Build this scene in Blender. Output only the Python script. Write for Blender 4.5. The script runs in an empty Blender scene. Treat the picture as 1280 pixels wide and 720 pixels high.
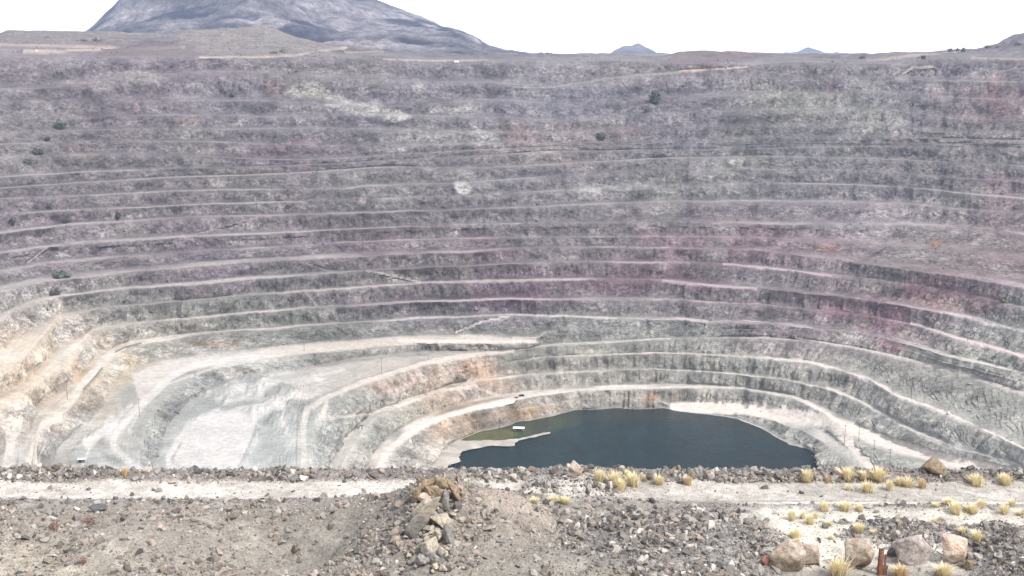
import bpy, bmesh, math, random
import numpy as np
from mathutils import Vector, Matrix
random.seed(7); rng = np.random.default_rng(7)
scene = bpy.context.scene
COL = scene.collection
R = math.radians
F = 1545.0; PITCH = R(10.8)

# ------------------------------------------------------------------ projection
def tanr(y):                      # tangent of the downward angle seen at image row y
    return np.tan(PITCH + np.arctan((np.asarray(y, float) - 360) / F))
def kx(y):                        # lateral factor per unit depth
    w = (np.asarray(y, float) - 360) / F
    return 1.0 / (math.cos(PITCH) - w * math.sin(PITCH))
def ray(x, y, D):
    return (x - 640) / F * kx(y) * D, D, -tanr(y) * D
def to_px(P):
    c, s = math.cos(PITCH), math.sin(PITCH)
    d = P[..., 1] * c - P[..., 2] * s
    u = P[..., 0] / d; v = (P[..., 1] * s + P[..., 2] * c) / d
    return 640 + F * u, 360 - F * v

# ------------------------------------------------------------------ numpy noise
def _h(a, b, c, seed):
    n = (a * 374761393 + b * 668265263 + c * 2147483647 + seed * 1274126177) & 0xffffffff
    n = ((n ^ (n >> 13)) * 1274126177) & 0xffffffff
    n = ((n ^ (n >> 16)) * 2246822519) & 0xffffffff
    return ((n ^ (n >> 15)) & 0xffff) / 32767.5 - 1.0
def vnoise(x, y, z=None, seed=0):
    x = np.asarray(x, float); y = np.asarray(y, float)
    x, y = np.broadcast_arrays(x, y)
    z = np.zeros_like(x) if z is None else np.broadcast_to(np.asarray(z, float), x.shape)
    xi, yi, zi = np.floor(x).astype(np.int64), np.floor(y).astype(np.int64), np.floor(z).astype(np.int64)
    fx, fy, fz = x - xi, y - yi, z - zi
    fx = fx * fx * (3 - 2 * fx); fy = fy * fy * (3 - 2 * fy); fz = fz * fz * (3 - 2 * fz)
    r = 0
    for dx in (0, 1):
        for dy in (0, 1):
            for dz in (0, 1):
                w = (fx if dx else 1 - fx) * (fy if dy else 1 - fy) * (fz if dz else 1 - fz)
                r = r + w * _h(xi + dx, yi + dy, zi + dz, seed)
    return r
def fbm(x, y, z=None, o=4, seed=0, g=.5):
    a, s, r = 1.0, 0.0, 0
    for i in range(o):
        k = 2.03 ** i
        r = r + a * vnoise(np.asarray(x) * k, np.asarray(y) * k, None if z is None else np.asarray(z) * k, seed + i * 17)
        s += a; a *= g
    return r / s
def ridged(x, y, z=None, o=4, seed=0):
    a, s, r = 1.0, 0.0, 0
    for i in range(o):
        k = 2.03 ** i
        r = r + a * (1 - np.abs(vnoise(np.asarray(x) * k, np.asarray(y) * k, None if z is None else np.asarray(z) * k, seed + i * 31)) * 2)
        s += a; a *= .5
    return r / s
def sm(a, b, x):
    t = np.clip((np.asarray(x, float) - a) / (b - a), 0, 1); return t * t * (3 - 2 * t)
def lin(c):
    c = np.asarray(c, float) / 255
    return np.where(c < .04045, c / 12.92, ((c + .055) / 1.055) ** 2.4)

# ------------------------------------------------------------------ object helpers
def tag(o, label=None, cat=None, group=None, kind=None):
    if label: o['label'] = label
    if cat: o['category'] = cat
    if group: o['group'] = group
    if kind: o['kind'] = kind
    return o
def mesh_np(name, V, Fc, mat=None, col=None, smooth=False, parent=None, mask=None):
    V = np.ascontiguousarray(V, np.float32); Fc = np.ascontiguousarray(Fc, np.int32)
    me = bpy.data.meshes.new(name); n = Fc.shape[1]
    me.vertices.add(len(V)); me.vertices.foreach_set('co', V.ravel())
    me.loops.add(Fc.size); me.loops.foreach_set('vertex_index', Fc.ravel())
    me.polygons.add(len(Fc)); me.polygons.foreach_set('loop_start', np.arange(0, Fc.size, n, dtype=np.int32))
    me.polygons.foreach_set('use_smooth', np.full(len(Fc), smooth))
    me.update(calc_edges=True)
    if col is not None:
        a = me.color_attributes.new('Col', 'FLOAT_COLOR', 'POINT')
        c = np.ones((len(V), 4), np.float32); c[:, :3] = col; a.data.foreach_set('color', c.ravel())
    if mask is not None:
        a = me.attributes.new('rough_rock', 'FLOAT', 'POINT'); a.data.foreach_set('value', np.ascontiguousarray(mask, np.float32))
    if mat: me.materials.append(mat)
    o = bpy.data.objects.new(name, me); COL.objects.link(o)
    if parent: o.parent = parent
    return o
def grid_faces(nr, nc):
    i = np.arange(nr - 1)[:, None] * nc + np.arange(nc - 1)[None, :]
    return np.stack([i, i + nc, i + nc + 1, i + 1], -1).reshape(-1, 4)
def obj_bm(name, bm, mat, parent=None, smooth=False):
    me = bpy.data.meshes.new(name); bm.to_mesh(me); bm.free()
    for p in me.polygons: p.use_smooth = smooth
    me.materials.append(mat)
    o = bpy.data.objects.new(name, me); COL.objects.link(o)
    if parent: o.parent = parent
    return o
def empty(name, loc, rz=0):
    o = bpy.data.objects.new(name, None); COL.objects.link(o); o.location = loc; o.rotation_euler = (0, 0, rz); return o
def copy_tree(o, parent=None):
    c = o.copy(); COL.objects.link(c); c.parent = parent
    for k in ('label', 'category', 'group'):
        pass
    for ch in [q for q in KIDS.get(o.name, [])]:
        copy_tree(ch, c)
    return c
KIDS = {}
def kid(p, o): KIDS.setdefault(p.name, []).append(o); return o

# ------------------------------------------------------------------ materials
def new_mat(name):
    m = bpy.data.materials.new(name); m.use_nodes = True
    nt = m.node_tree; b = nt.nodes['Principled BSDF']; b.inputs['Roughness'].default_value = .95
    if 'Specular IOR Level' in b.inputs: b.inputs['Specular IOR Level'].default_value = .15
    return m, nt, b
def N(nt, t, **kw):
    n = nt.nodes.new(t)
    for k, v in kw.items(): setattr(n, k, v)
    return n
def noise_fac(nt, scale, detail=6, rough=.6, stretch=(1, 1, 1), lo=.35, hi=.65, a=0., b=1., typ='NOISE', coord='Object'):
    tc = N(nt, 'ShaderNodeTexCoord'); mp = N(nt, 'ShaderNodeMapping'); mp.inputs['Scale'].default_value = stretch
    nt.links.new(tc.outputs[coord], mp.inputs[0])
    if typ == 'NOISE':
        no = N(nt, 'ShaderNodeTexNoise'); no.inputs['Scale'].default_value = scale
        no.inputs['Detail'].default_value = detail; no.inputs['Roughness'].default_value = rough; out = no.outputs['Fac']
    else:
        no = N(nt, 'ShaderNodeTexVoronoi'); no.inputs['Scale'].default_value = scale; out = no.outputs['Distance']
    nt.links.new(mp.outputs[0], no.inputs['Vector'])
    mr = N(nt, 'ShaderNodeMapRange'); mr.inputs[1].default_value = lo; mr.inputs[2].default_value = hi
    mr.inputs[3].default_value = a; mr.inputs[4].default_value = b
    nt.links.new(out, mr.inputs[0])
    return mr.outputs[0], out
def mulcol(nt, col, fac):
    m = N(nt, 'ShaderNodeVectorMath', operation='SCALE'); nt.links.new(col, m.inputs[0]); nt.links.new(fac, m.inputs['Scale']); return m.outputs[0]
def bump(nt, b, h, strength, dist, prev=None):
    bp = N(nt, 'ShaderNodeBump'); bp.inputs['Strength'].default_value = strength; bp.inputs['Distance'].default_value = dist
    nt.links.new(h, bp.inputs['Height'])
    if prev: nt.links.new(prev, bp.inputs['Normal'])
    nt.links.new(bp.outputs[0], b.inputs['Normal']); return bp.outputs[0]
def attr_mat(name, layers, bumps, maskbump=False):
    """colour attribute times several noise layers (scale, stretch, lo, hi)"""
    m, nt, b = new_mat(name)
    at = N(nt, 'ShaderNodeAttribute', attribute_name='Col'); c = at.outputs['Color']
    for (sc, st, lo, hi) in layers:
        f, _ = noise_fac(nt, sc, 5, .65, st, .3, .7, lo, hi)
        if maskbump:
            ma = N(nt, 'ShaderNodeAttribute', attribute_name='rough_rock'); k1 = N(nt, 'ShaderNodeMath', operation='MULTIPLY_ADD'); k1.inputs[1].default_value = .8; k1.inputs[2].default_value = .2; nt.links.new(ma.outputs['Fac'], k1.inputs[0])
            k2 = N(nt, 'ShaderNodeMix', data_type='FLOAT'); nt.links.new(k1.outputs[0], k2.inputs[0]); k2.inputs[2].default_value = (lo + hi) / 2; nt.links.new(f, k2.inputs[3]); f = k2.outputs[0]
        c = mulcol(nt, c, f)
    nt.links.new(c, b.inputs['Base Color'])
    pr = None
    for (sc, st, s, d, typ) in bumps:
        _, h = noise_fac(nt, sc, 6, .7, st, typ=typ)
        if maskbump:
            ma = N(nt, 'ShaderNodeAttribute', attribute_name='rough_rock')
            mu = N(nt, 'ShaderNodeMath', operation='MULTIPLY'); nt.links.new(h, mu.inputs[0]); nt.links.new(ma.outputs['Fac'], mu.inputs[1]); h = mu.outputs[0]
        pr = bump(nt, b, h, s, d, pr)
    return m
M_pit = attr_mat('pit_rock', [(.012, (1, 1, 2.5), .86, 1.14), (.06, (1, 1, 1.6), .62, 1.38), (.22, (1, 1, 1), .30, 1.70), (.7, (1, 1, 1), .36, 1.64)],
                 [(.05, (1, 1, .45), .9, 7., 'NOISE'), (.2, (1, 1, .8), .8, 2.6, 'NOISE')], True)
M_ground = attr_mat('dirt', [(.35, (1, 1, 1), .85, 1.15), (2.2, (1, 1, 1), .8, 1.2), (9, (1, 1, 1), .62, 1.36)],
                    [(3.0, (1, 1, 1), .7, .12, 'NOISE'), (14, (1, 1, 1), .8, .05, 'NOISE')])
M_stone = attr_mat('rubble_stone', [(6, (1, 1, 1), .8, 1.2)], [(20, (1, 1, 1), .5, .02, 'NOISE')])
M_mount = attr_mat('mountain_rock', [(.002, (1, 1, 6), .75, 1.25), (.007, (1, 1, 4), .5, 1.5), (.03, (1, 1, 1), .5, 1.5)],
                   [(.006, (1, 1, 1), 1., 120., 'NOISE'), (.03, (1, 1, 1), 1., 30., 'NOISE')])
def rock_mat(name, c1, c2, c3, sc=2.):
    m, nt, b = new_mat(name)
    f, _ = noise_fac(nt, sc, 6, .65); g, _ = noise_fac(nt, sc * 2.7, 6, .7, (1, 1, 1), .42, .66)
    m1 = N(nt, 'ShaderNodeMix', data_type='RGBA'); m1.inputs[6].default_value = (*lin(c1), 1); m1.inputs[7].default_value = (*lin(c2), 1)
    nt.links.new(f, m1.inputs[0])
    m2 = N(nt, 'ShaderNodeMix', data_type='RGBA'); m2.inputs[7].default_value = (*lin(c3), 1)
    nt.links.new(m1.outputs[2], m2.inputs[6]); nt.links.new(g, m2.inputs[0])
    h, _ = noise_fac(nt, sc * 9, 4, .7, (1, 1, 1), .3, .7, .75, 1.2)
    nt.links.new(mulcol(nt, m2.outputs[2], h), b.inputs['Base Color'])
    _, h1 = noise_fac(nt, sc * 2, 6, .7); p = bump(nt, b, h1, .8, .12)
    _, h2 = noise_fac(nt, sc * 9, 6, .7); bump(nt, b, h2, .6, .03, p)
    return m
def plain_mat(name, c, rough=.7, sc=3., var=.15, metal=0.):
    m, nt, b = new_mat(name); b.inputs['Roughness'].default_value = rough; b.inputs['Metallic'].default_value = metal
    rgb = N(nt, 'ShaderNodeRGB'); rgb.outputs[0].default_value = (*lin(c), 1)
    f, _ = noise_fac(nt, sc, 4, .6, (1, 1, 1), .3, .7, 1 - var, 1 + var)
    nt.links.new(mulcol(nt, rgb.outputs[0], f), b.inputs['Base Color']); return m

# ------------------------------------------------------------------ the pit: traced bench crests
XS = np.concatenate([np.arange(-420, -150, 12.), np.arange(-150, 1430, 1.1), np.arange(1430, 1720, 12.)])
nC = len(XS)
def curve(pts):
    p = np.array(pts, float); p = p[np.argsort(p[:, 0])]
    # smooth the polyline a little
    y = np.interp(XS, p[:, 0], p[:, 1])
    s0 = (p[1, 1] - p[0, 1]) / (p[1, 0] - p[0, 0]); s1 = (p[-1, 1] - p[-2, 1]) / (p[-1, 0] - p[-2, 0])
    y = np.where(XS < p[0, 0], p[0, 1] + s0 * (XS - p[0, 0]), y); y = np.where(XS > p[-1, 0], p[-1, 1] + s1 * (XS - p[-1, 0]), y)
    k = np.hanning(13); k /= k.sum()
    yp = np.concatenate([np.full(6, y[0]), y, np.full(6, y[-1])])
    return np.convolve(yp, k, 'valid')
def zc(*a):
    p = np.array(a, float).reshape(-1, 2); return np.interp(XS, p[:, 0], p[:, 1])
SKY = [(-420, 52), (-150, 46), (0, 41), (10, 38), (60, 38), (105, 39.5), (150, 40), (195, 42), (213, 43), (235, 38), (270, 36), (330, 32), (345, 37), (370, 46), (400, 53), (440, 58), (480, 63), (560, 67.5), (640, 68.3), (700, 67), (760, 67), (800, 68.5), (828, 70), (850, 64), (890, 63.7), (950, 65.7), (1000, 67), (1040, 67.5), (1100, 66.5), (1150, 65.5), (1190, 63), (1220, 60.5), (1245, 56), (1255, 50), (1262, 45), (1275, 42), (1300, 40), (1430, 38), (1720, 36)]
MID = [(-420, 62), (0, 57), (150, 59), (230, 60), (330, 63), (430, 66), (560, 71), (640, 71.5), (800, 72), (900, 73), (1100, 72.5), (1180, 70), (1220, 67), (1280, 63), (1720, 60)]
RIM = [(-420, 80), (0, 74), (100, 72), (250, 71), (380, 72), (430, 73), (560, 76), (640, 76), (760, 76), (830, 79), (930, 81), (1000, 78), (1100, 80), (1130, 82), (1170, 75), (1220, 74), (1280, 74), (1720, 80)]
UP = {  # auto-depth benches
 'a': [(-150, 114), (0, 111), (60, 110), (134, 98), (269, 88.5), (340, 92), (430, 95), (545, 102), (610, 103), (690, 109.5), (760, 98), (860, 89), (935, 88), (1000, 97), (1100, 98), (1170, 101), (1280, 103), (1430, 106)],
 'b': [(-150, 130), (0, 128), (130, 126.5), (200, 126), (340, 126), (440, 133), (500, 133), (600, 124), (640, 125), (720, 132), (830, 124), (960, 118), (1100, 116), (1200, 122), (1280, 126), (1430, 132)],
 'c': [(-150, 151), (0, 148), (60, 147), (210, 143.5), (300, 144), (336, 146), (430, 141.5), (560, 145), (700, 150), (830, 142), (960, 138), (1100, 136), (1165, 145), (1200, 149), (1280, 151), (1430, 156)],
 'd': [(-150, 170), (0, 167), (60, 164), (160, 161.5), (269, 161.5), (400, 160), (560, 165), (700, 166), (830, 160), (960, 157), (1100, 156), (1160, 165), (1280, 166.5), (1430, 170)],
 'e': [(-150, 184), (0, 180), (124, 177), (161, 177), (260, 177), (400, 183), (500, 182), (640, 179), (760, 179), (850, 176), (960, 173), (1100, 171), (1280, 176), (1430, 179)],
 'f': [(-150, 200), (0, 196), (77, 194), (144, 192), (201, 194), (262, 196), (346, 200), (413, 199.5), (500, 193.5), (600, 187.5), (700, 183), (828, 182.5), (1000, 179), (1280, 180.8), (1430, 184)],
 'g': [(-150, 228), (0, 222), (67, 217), (168, 213), (235, 210), (336, 208), (430, 204), (553, 197), (613, 194), (680, 189), (828, 187.5), (960, 185), (1085, 183), (1280, 185), (1430, 188)],
 'h': [(-150, 244), (0, 236), (67, 230), (128, 227), (188, 223), (269, 220), (360, 217), (480, 208), (580, 211), (640, 208), (700, 205), (828, 198), (960, 195), (1110, 199), (1215, 205), (1280, 208), (1430, 215)],
 'i': [(-150, 257), (0, 248), (60, 246), (94, 245), (200, 239.5), (312, 237), (430, 237), (459, 232), (560, 230.5), (700, 219), (830, 212), (960, 212), (1067, 214), (1150, 219), (1187, 222), (1280, 228), (1430, 238)],
 'j': [(-150, 282), (0, 268), (100, 262), (300, 254), (430, 250), (560, 246), (700, 238), (830, 232), (972, 229), (1065, 231), (1140, 235), (1220, 243), (1280, 249), (1430, 262)]}
UPORD = 'abcdefghij'
LOW = [ # name, points, z anchors
 ('J', [(-150, 315), (0, 292), (84, 281), (201, 274), (285, 271), (430, 267), (543, 263.5), (640, 260), (700, 257), (830, 252), (960, 251), (1060, 252), (1135, 255), (1200, 261), (1280, 268), (1430, 284)], (0, -173, 1280, -173)),
 ('K', [(-150, 345), (0, 317), (50, 309), (134, 302), (218, 297), (302, 294), (430, 287), (560, 281), (700, 279), (850, 278), (994, 281), (1060, 281), (1135, 280), (1206, 283), (1280, 292), (1430, 311)], (0, -189, 1280, -189)),
 ('L', [(-150, 374), (0, 341), (60, 329), (151, 321), (235, 316), (430, 303), (519, 298.5), (606, 298), (760, 296), (960, 297), (1100, 303), (1200, 313), (1280, 325), (1430, 350)], (0, -202, 1280, -202)),
 ('M', [(-150, 420), (0, 366), (50, 353), (118, 345), (168, 339), (302, 328), (430, 322), (526, 317), (586, 316), (660, 310), (761, 309), (855, 311), (934, 312), (1045, 324), (1065, 328), (1209, 348), (1280, 361), (1430, 392)], (0, -209.8, 1280, -211)),
 ('N', [(-150, 490), (0, 405), (20, 388), (60, 374), (134, 364), (202, 359), (319, 349), (430, 341), (470, 338), (499, 337), (593, 332), (710, 328), (850, 328), (917, 331), (984, 338), (1038, 345), (1092, 349), (1146, 356), (1182, 361), (1280, 386), (1430, 425)], (0, -222.7, 1280, -224)),
 ('O', [(-150, 600), (0, 465), (28, 450), (43, 435), (73, 398), (101, 391), (161, 379), (215, 376), (302, 368), (386, 364), (430, 361), (526, 354), (627, 351), (727, 349), (811, 350), (855, 354), (890, 358), (947, 361), (1060, 372), (1125, 382), (1190, 393), (1260, 410), (1280, 415), (1430, 455)], (0, -237, 1280, -239)),
 ('P', [(-150, 660), (0, 502), (46, 477), (80, 453), (105, 430), (112, 416), (128, 411), (171, 403), (275, 394), (336, 389), (430, 384), (526, 378), (643, 375), (744, 374), (794, 374), (855, 376), (930, 379), (1018, 385), (1068, 389), (1125, 401), (1152, 408), (1196, 423), (1253, 438), (1280, 447), (1430, 497)], (0, -252.7, 1280, -253)),
 ('Q', [(-150, 900), (25, 640), (38, 590), (42, 555), (50, 530), (73, 520), (92, 507), (105, 487), (130, 459), (145, 440), (160, 433), (196, 426), (254, 417), (320, 412), (425, 405), (526, 398), (640, 394), (710, 395), (771, 397), (860, 401), (960, 406), (1080, 417), (1140, 433), (1187, 446), (1280, 467), (1430, 520)], (0, -267, 760, -267, 860, -266, 960, -264.5, 1280, -263)),
 ('R', [(-150, 920), (155, 680), (168, 600), (176, 552), (183, 531), (202, 500), (220, 489), (244, 466), (270, 457), (293, 453), (320, 452), (412, 440), (491, 430), (565, 429), (640, 430), (668, 427), (740, 416), (800, 414)], (0, -276, 668, -276)),
 ('T', [(-150, 1000), (340, 800), (375, 680), (384, 600), (388, 560), (392, 530), (400, 513), (415, 503), (435, 486), (475, 474), (505, 464), (560, 447), (627, 441), (687, 433), (855, 423), (960, 422), (1053, 432), (1133, 448), (1213, 468), (1280, 492), (1430, 550)], (0, -283, 687, -283, 855, -277.5, 960, -273, 1280, -274)),
 ('C', [(600, 452), (737, 443), (815, 441), (900, 445), (960, 448), (1040, 460), (1087, 475), (1120, 495), (1160, 508), (1207, 527), (1280, 562), (1430, 640)], (600, -292.6, 800, -290.5, 960, -286.5, 1280, -288)),
 ('U', [(-150, 1050), (380, 760), (400, 670), (418, 600), (428, 578), (450, 545), (467, 521), (505, 505), (549, 490), (580, 479), (606, 473), (660, 468), (761, 463), (828, 462), (900, 466), (960, 472), (1037, 486), (1070, 500), (1103, 518), (1147, 540), (1200, 562), (1280, 584), (1430, 640)], (0, -304.6, 828, -304.6, 960, -300.5, 1150, -303, 1280, -300)),
 ('V', [(-150, 1080), (420, 760), (455, 640), (467, 595), (482, 566), (500, 549), (520, 535), (534, 529), (560, 519), (597, 509), (640, 500), (670, 493), (722, 488), (810, 485.5), (880, 484), (930, 486), (960, 491), (990, 497), (1027, 514), (1057, 537), (1093, 556), (1160, 578), (1227, 590), (1273, 600), (1430, 640)], (0, -316, 810, -316, 960, -312, 1057, -314, 1160, -313, 1280, -306)),
 ('W', [(780, 507), (845, 511.5), (900, 514), (960, 523), (1000, 537), (1030, 553), (1050, 570), (1075, 600), (1120, 660), (1430, 900)], (845, -329.2, 960, -327, 1057, -318, 1430, -314)),
 ('X', [(-150, 1120), (440, 800), (500, 650), (525, 605), (545, 573), (560, 557), (572, 551), (597, 541), (637, 532.5), (645, 528), (690, 521), (720, 513), (772, 510), (795, 512), (830, 510), (842, 513), (880, 517.5), (920, 524), (950, 535), (970, 547), (985, 556), (1013, 563), (1027, 573), (1030, 592), (1045, 640), (1430, 960)], (0, -330, 1430, -330))]
PRES = {'f': (-999, 500), 'R': (-999, 668), 'C': (640, 9999), 'W': (835, 9999)}     # where a bench exists
D_rim = zc(-420, 1400, 0, 1500, 300, 1620, 750, 1720, 1100, 1660, 1280, 1590, 1720, 1400)
ysky, ymid, yrim = curve(SKY), curve(MID), curve(RIM)
ysky = ysky + 1.5 * fbm(XS / 14, XS * 0 + 3, o=4, seed=3)
ymid = np.maximum(ymid, ysky + 1.0); yrim = np.maximum(yrim, ymid + 1.5)
names, Ys, Ds = [], [], []
def jit(k, a):                                               # crest unevenness, metres in depth
    return a * (fbm(XS / 34, XS * 0 + k * .45, o=4, seed=11) * 2.0 + .5 * fbm(XS / 8, XS * 0 + k * .9, o=3, seed=12))
crest = {}
yJ = curve(LOW[0][1]); zJ = zc(*LOW[0][2]); DJ = -zJ / tanr(yJ)
DR, zR = D_rim, -D_rim * tanr(yrim)
prev_y = yrim
for i, n in enumerate(UPORD):
    y = curve(UP[n]); y = np.maximum(y, prev_y + 1.2); prev_y = y
    t = tanr(y); sl = (zJ - zR) / (DJ - DR)                   # segment rim -> J
    D = (zR - sl * DR) / (-t - sl)
    crest[n] = (D + jit(i, 4.5), -t * D, y, np.ones(nC))
for i, (n, pts, za) in enumerate(LOW):
    y = curve(pts); z = zc(*za); D = -z / tanr(y) + jit(20 + i, 3.6 if n not in 'TVX' else 1.6)
    pr = np.ones(nC)
    if n in PRES:
        a, b = PRES[n]; pr = sm(a - 25, a + 15, XS) * (1 - sm(b - 10, b + 30, XS))
    crest[n] = (D, z, y, pr)
order = list(UPORD) + [l[0] for l in LOW]
# absent benches collapse onto the face between their neighbours
for q, n in enumerate(order):
    if n in PRES:
        a, b = crest[order[q - 1]], crest[order[q + 1]]; D, z, y, pr = crest[n]
        crest[n] = (D * pr + (a[0] + b[0]) / 2 * (1 - pr), z * pr + (a[1] + b[1]) / 2 * (1 - pr), y, pr)
R_in = curve([(-150, 760), (55, 620), (64, 575), (80, 555), (108, 535), (128, 512), (140, 482), (160, 462), (196, 453), (275, 443), (320, 437), (400, 428), (470, 423), (540, 420), (600, 420), (668, 422), (740, 414)])
T_in = curve([(-150, 760), (170, 640), (186, 600), (200, 560), (212, 530), (232, 508), (255, 490), (290, 477), (320, 470), (381, 460), (442, 449), (534, 438), (600, 434), (668, 431), (800, 424)])
U_in = curve([(-150, 900), (385, 700), (392, 600), (398, 540), (410, 524), (467, 516), (505, 501), (549, 486), (580, 474), (606, 470)])
FR = {'J': .5, 'K': .45, 'L': .4, 'M': .5, 'N': .5, 'O': .55, 'P': .5, 'Q': .55, 'C': .35, 'U': .45, 'V': .5, 'W': .5, 'X': .1}
rows_D, rows_z, rows_s, rows_face, rows_flat = [], [], [], [], []
def add_row(D, z, face, flat): rows_D.append(D.copy()); rows_z.append(z.copy()); rows_face.append(np.broadcast_to(face, (nC,)).copy()); rows_flat.append(np.broadcast_to(flat, (nC,)).copy())
for Dp, zz in ((12300, -14), (8000, -12), (5000, -10), (3600, -9), (2700, -8)):
    add_row(np.full(nC, float(Dp)), np.full(nC, float(zz)), 0, .3)
Dsk = D_rim + 360; zsk = -Dsk * tanr(ysky)
add_row(D_rim + 470, np.minimum(zsk - 12, -6), 0, .2)
pv = (Dsk, zsk); add_row(Dsk, zsk, .2, .2)
Dm = D_rim + 110; zm = -Dm * tanr(ymid)
for t in np.linspace(0, 1, 12)[1:]:
    tt = t ** 1.0; hh = 1 - (1 - t) ** 1.6
    add_row(Dsk + (Dm - Dsk) * tt, zsk + (zm - zsk) * hh, .7 * np.sin(math.pi * t) ** .6, .3 * (t > .85))
for t in np.linspace(0, 1, 6)[1:]:
    add_row(Dm + (DR - Dm) * t, zm + (zR - zm) * t, .15, .35)
pD, pz = DR, zR; Dg0 = np.ones(nC); pF = np.zeros(nC)
for q, n in enumerate(order):
    D, z, y, pr = crest[n]
    0 and print(n, round(float((pD - D)[270:1550].min()), 1)); D = np.minimum(D, pD - np.maximum(1.5, .55 * (pz - z) * (Dg0 > 0))); D = np.maximum(D, 405)
    gap = pD - D
    if n in UPORD:
        fr = .24 + .12 * vnoise(XS / 60, XS * 0 + q)
        z = -tanr(to_px(np.stack([(XS - 640) / F * kx(y) * D, D, z], -1))[1]) * D if False else z
    else: fr = np.full(nC, FR.get(n, .5)) * (1 if n in 'VWX' else (1 - .45 * sm(350, 700, XS)))
    # collapsed and failed stretches where the bench has gone
    fail = np.zeros(nC)
    if n in 'abcdef': fail = sm(640, 720, XS) * (1 - sm(1140, 1175, XS)) * .8
    if n in 'def': fail = np.maximum(fail, .5 * sm(330, 400, XS) * (1 - sm(560, 640, XS)))
    if n in 'ij': fail = sm(620, 760, XS) * (1 - sm(900, 980, XS)) * .7
    if n in 'KL': fail = sm(700, 780, XS) * (1 - sm(840, 900, XS)) * .5
    if n in 'LMN': fail = np.maximum(fail, sm(1030, 1060, XS) * (1 - sm(1170, 1230, XS)) * .35)
    brk = sm(-.02, .3, fbm(XS / 75 + q * 3.7, XS * 0 + q * 1.3, o=3, seed=66))
    fail = np.maximum(fail, brk * (.85 if n in 'abcdef' else .7 if n in 'ghijK' else .55 * sm(480, 700, XS) if n in 'JLMNOPQTCU' else 0)); fail = np.clip(fail, 0, .92)
    fr = fr * (1 - .8 * fail) * np.clip(pr, .05, 1)
    Di = D + fr * gap
    if n == 'R': d = -z / tanr(R_in); Di = np.where(pr > .5, np.clip(d, D + 1, pD - 2), Di)
    if n == 'T': d = -z / tanr(T_in); w = 1 - sm(660, 700, XS); Di = Di * (1 - w) + w * np.clip(d, D + 1, pD - 2)
    if n == 'U': d = -z / tanr(U_in); w = 1 - sm(570, 600, XS); Di = Di * (1 - w) + w * np.clip(d, D + 1, pD - 2)
    nf = 13 if q < 10 else 11
    zi = np.minimum(z + .3, pz - .2)
    tF = np.maximum(.75 * (1 - pr), .6 * fail)
    for t in np.linspace(0, 1, nf + 1)[1:]:
        # steep bedrock upper part, talus apron below
        tz = np.where(t < .62, t / .62 * .74, .74 + (t - .62) / .38 * .26)
        f = math.sin(math.pi * min(t, .98)) ** 1.1
        f = np.maximum(f, pF * (1 - t) + tF * t) * np.clip(gap / 10, .12, 1)
        add_row(pD + (Di - pD) * t, pz + (zi - pz) * tz, f, max(0, (t - .93) * 8) * .5)
    nb = {'T': 50, 'R': 44, 'U': 14, 'O': 8, 'P': 10, 'Q': 20, 'V': 8}.get(n, 3)
    for t in np.linspace(0, 1, nb + 1)[1:]:
        add_row(Di + (D - Di) * t, zi + (z - zi) * t, np.maximum(.75 * (1 - pr), .6 * fail), (1.0 if t < .999 else .9) * (1 - fail) * np.clip(pr, 0, 1) * (np.where(XS < 640, .22, 1.) if n in 'TR' else 1.))
    pD, pz, pF = D, z, tF
for t in (0.004, .3, 1): add_row(pD * (1 - t) + 400 * t, np.full(nC, -333.), 0, 0)
for t in np.linspace(0, 1, 12)[1:]: add_row(np.full(nC, 400 * (1 - t) + 68 * t), np.full(nC, -333 * (1 - t) - 24. * t), .2, 0)
Dg, Zg, FA, FL = map(np.array, (rows_D, rows_z, rows_face, rows_flat))
nR = len(Dg)
# lateral position follows the column's ray at the row's own height
tt = -Zg / Dg; yy = 360 + F * np.tan(np.arctan(tt) - PITCH)
yy = np.clip(yy, -200, 1400)
Xg = (XS[None, :] - 640) / F * kx(yy) * Dg
P = np.stack([Xg, Dg, Zg], -1)
PX, PY = to_px(P)
# normals of the plain surface
du = np.gradient(P, axis=1); dv = np.gradient(P, axis=0)
Nn = np.cross(du, dv); Nn /= np.linalg.norm(Nn, axis=-1, keepdims=True) + 1e-9
Nn *= np.sign(Nn[..., 2:3] + 1e-9)
arcm = -np.unwrap(np.arctan2(P[..., 1] - 880., P[..., 0] - 90.), axis=1) * 380.   # bearing round the middle of the pit, in metres
rowid = np.arange(nR)[:, None] * np.ones((1, nC))
far = sm(2200, 2600, Dg)
vis = (1 - far) * sm(395, 450, Dg) * sm(-331.6, -330.2, Zg)
bx, by, bz = P[..., 0], P[..., 1], P[..., 2]
upz = sm(-120, -30, bz)
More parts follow.
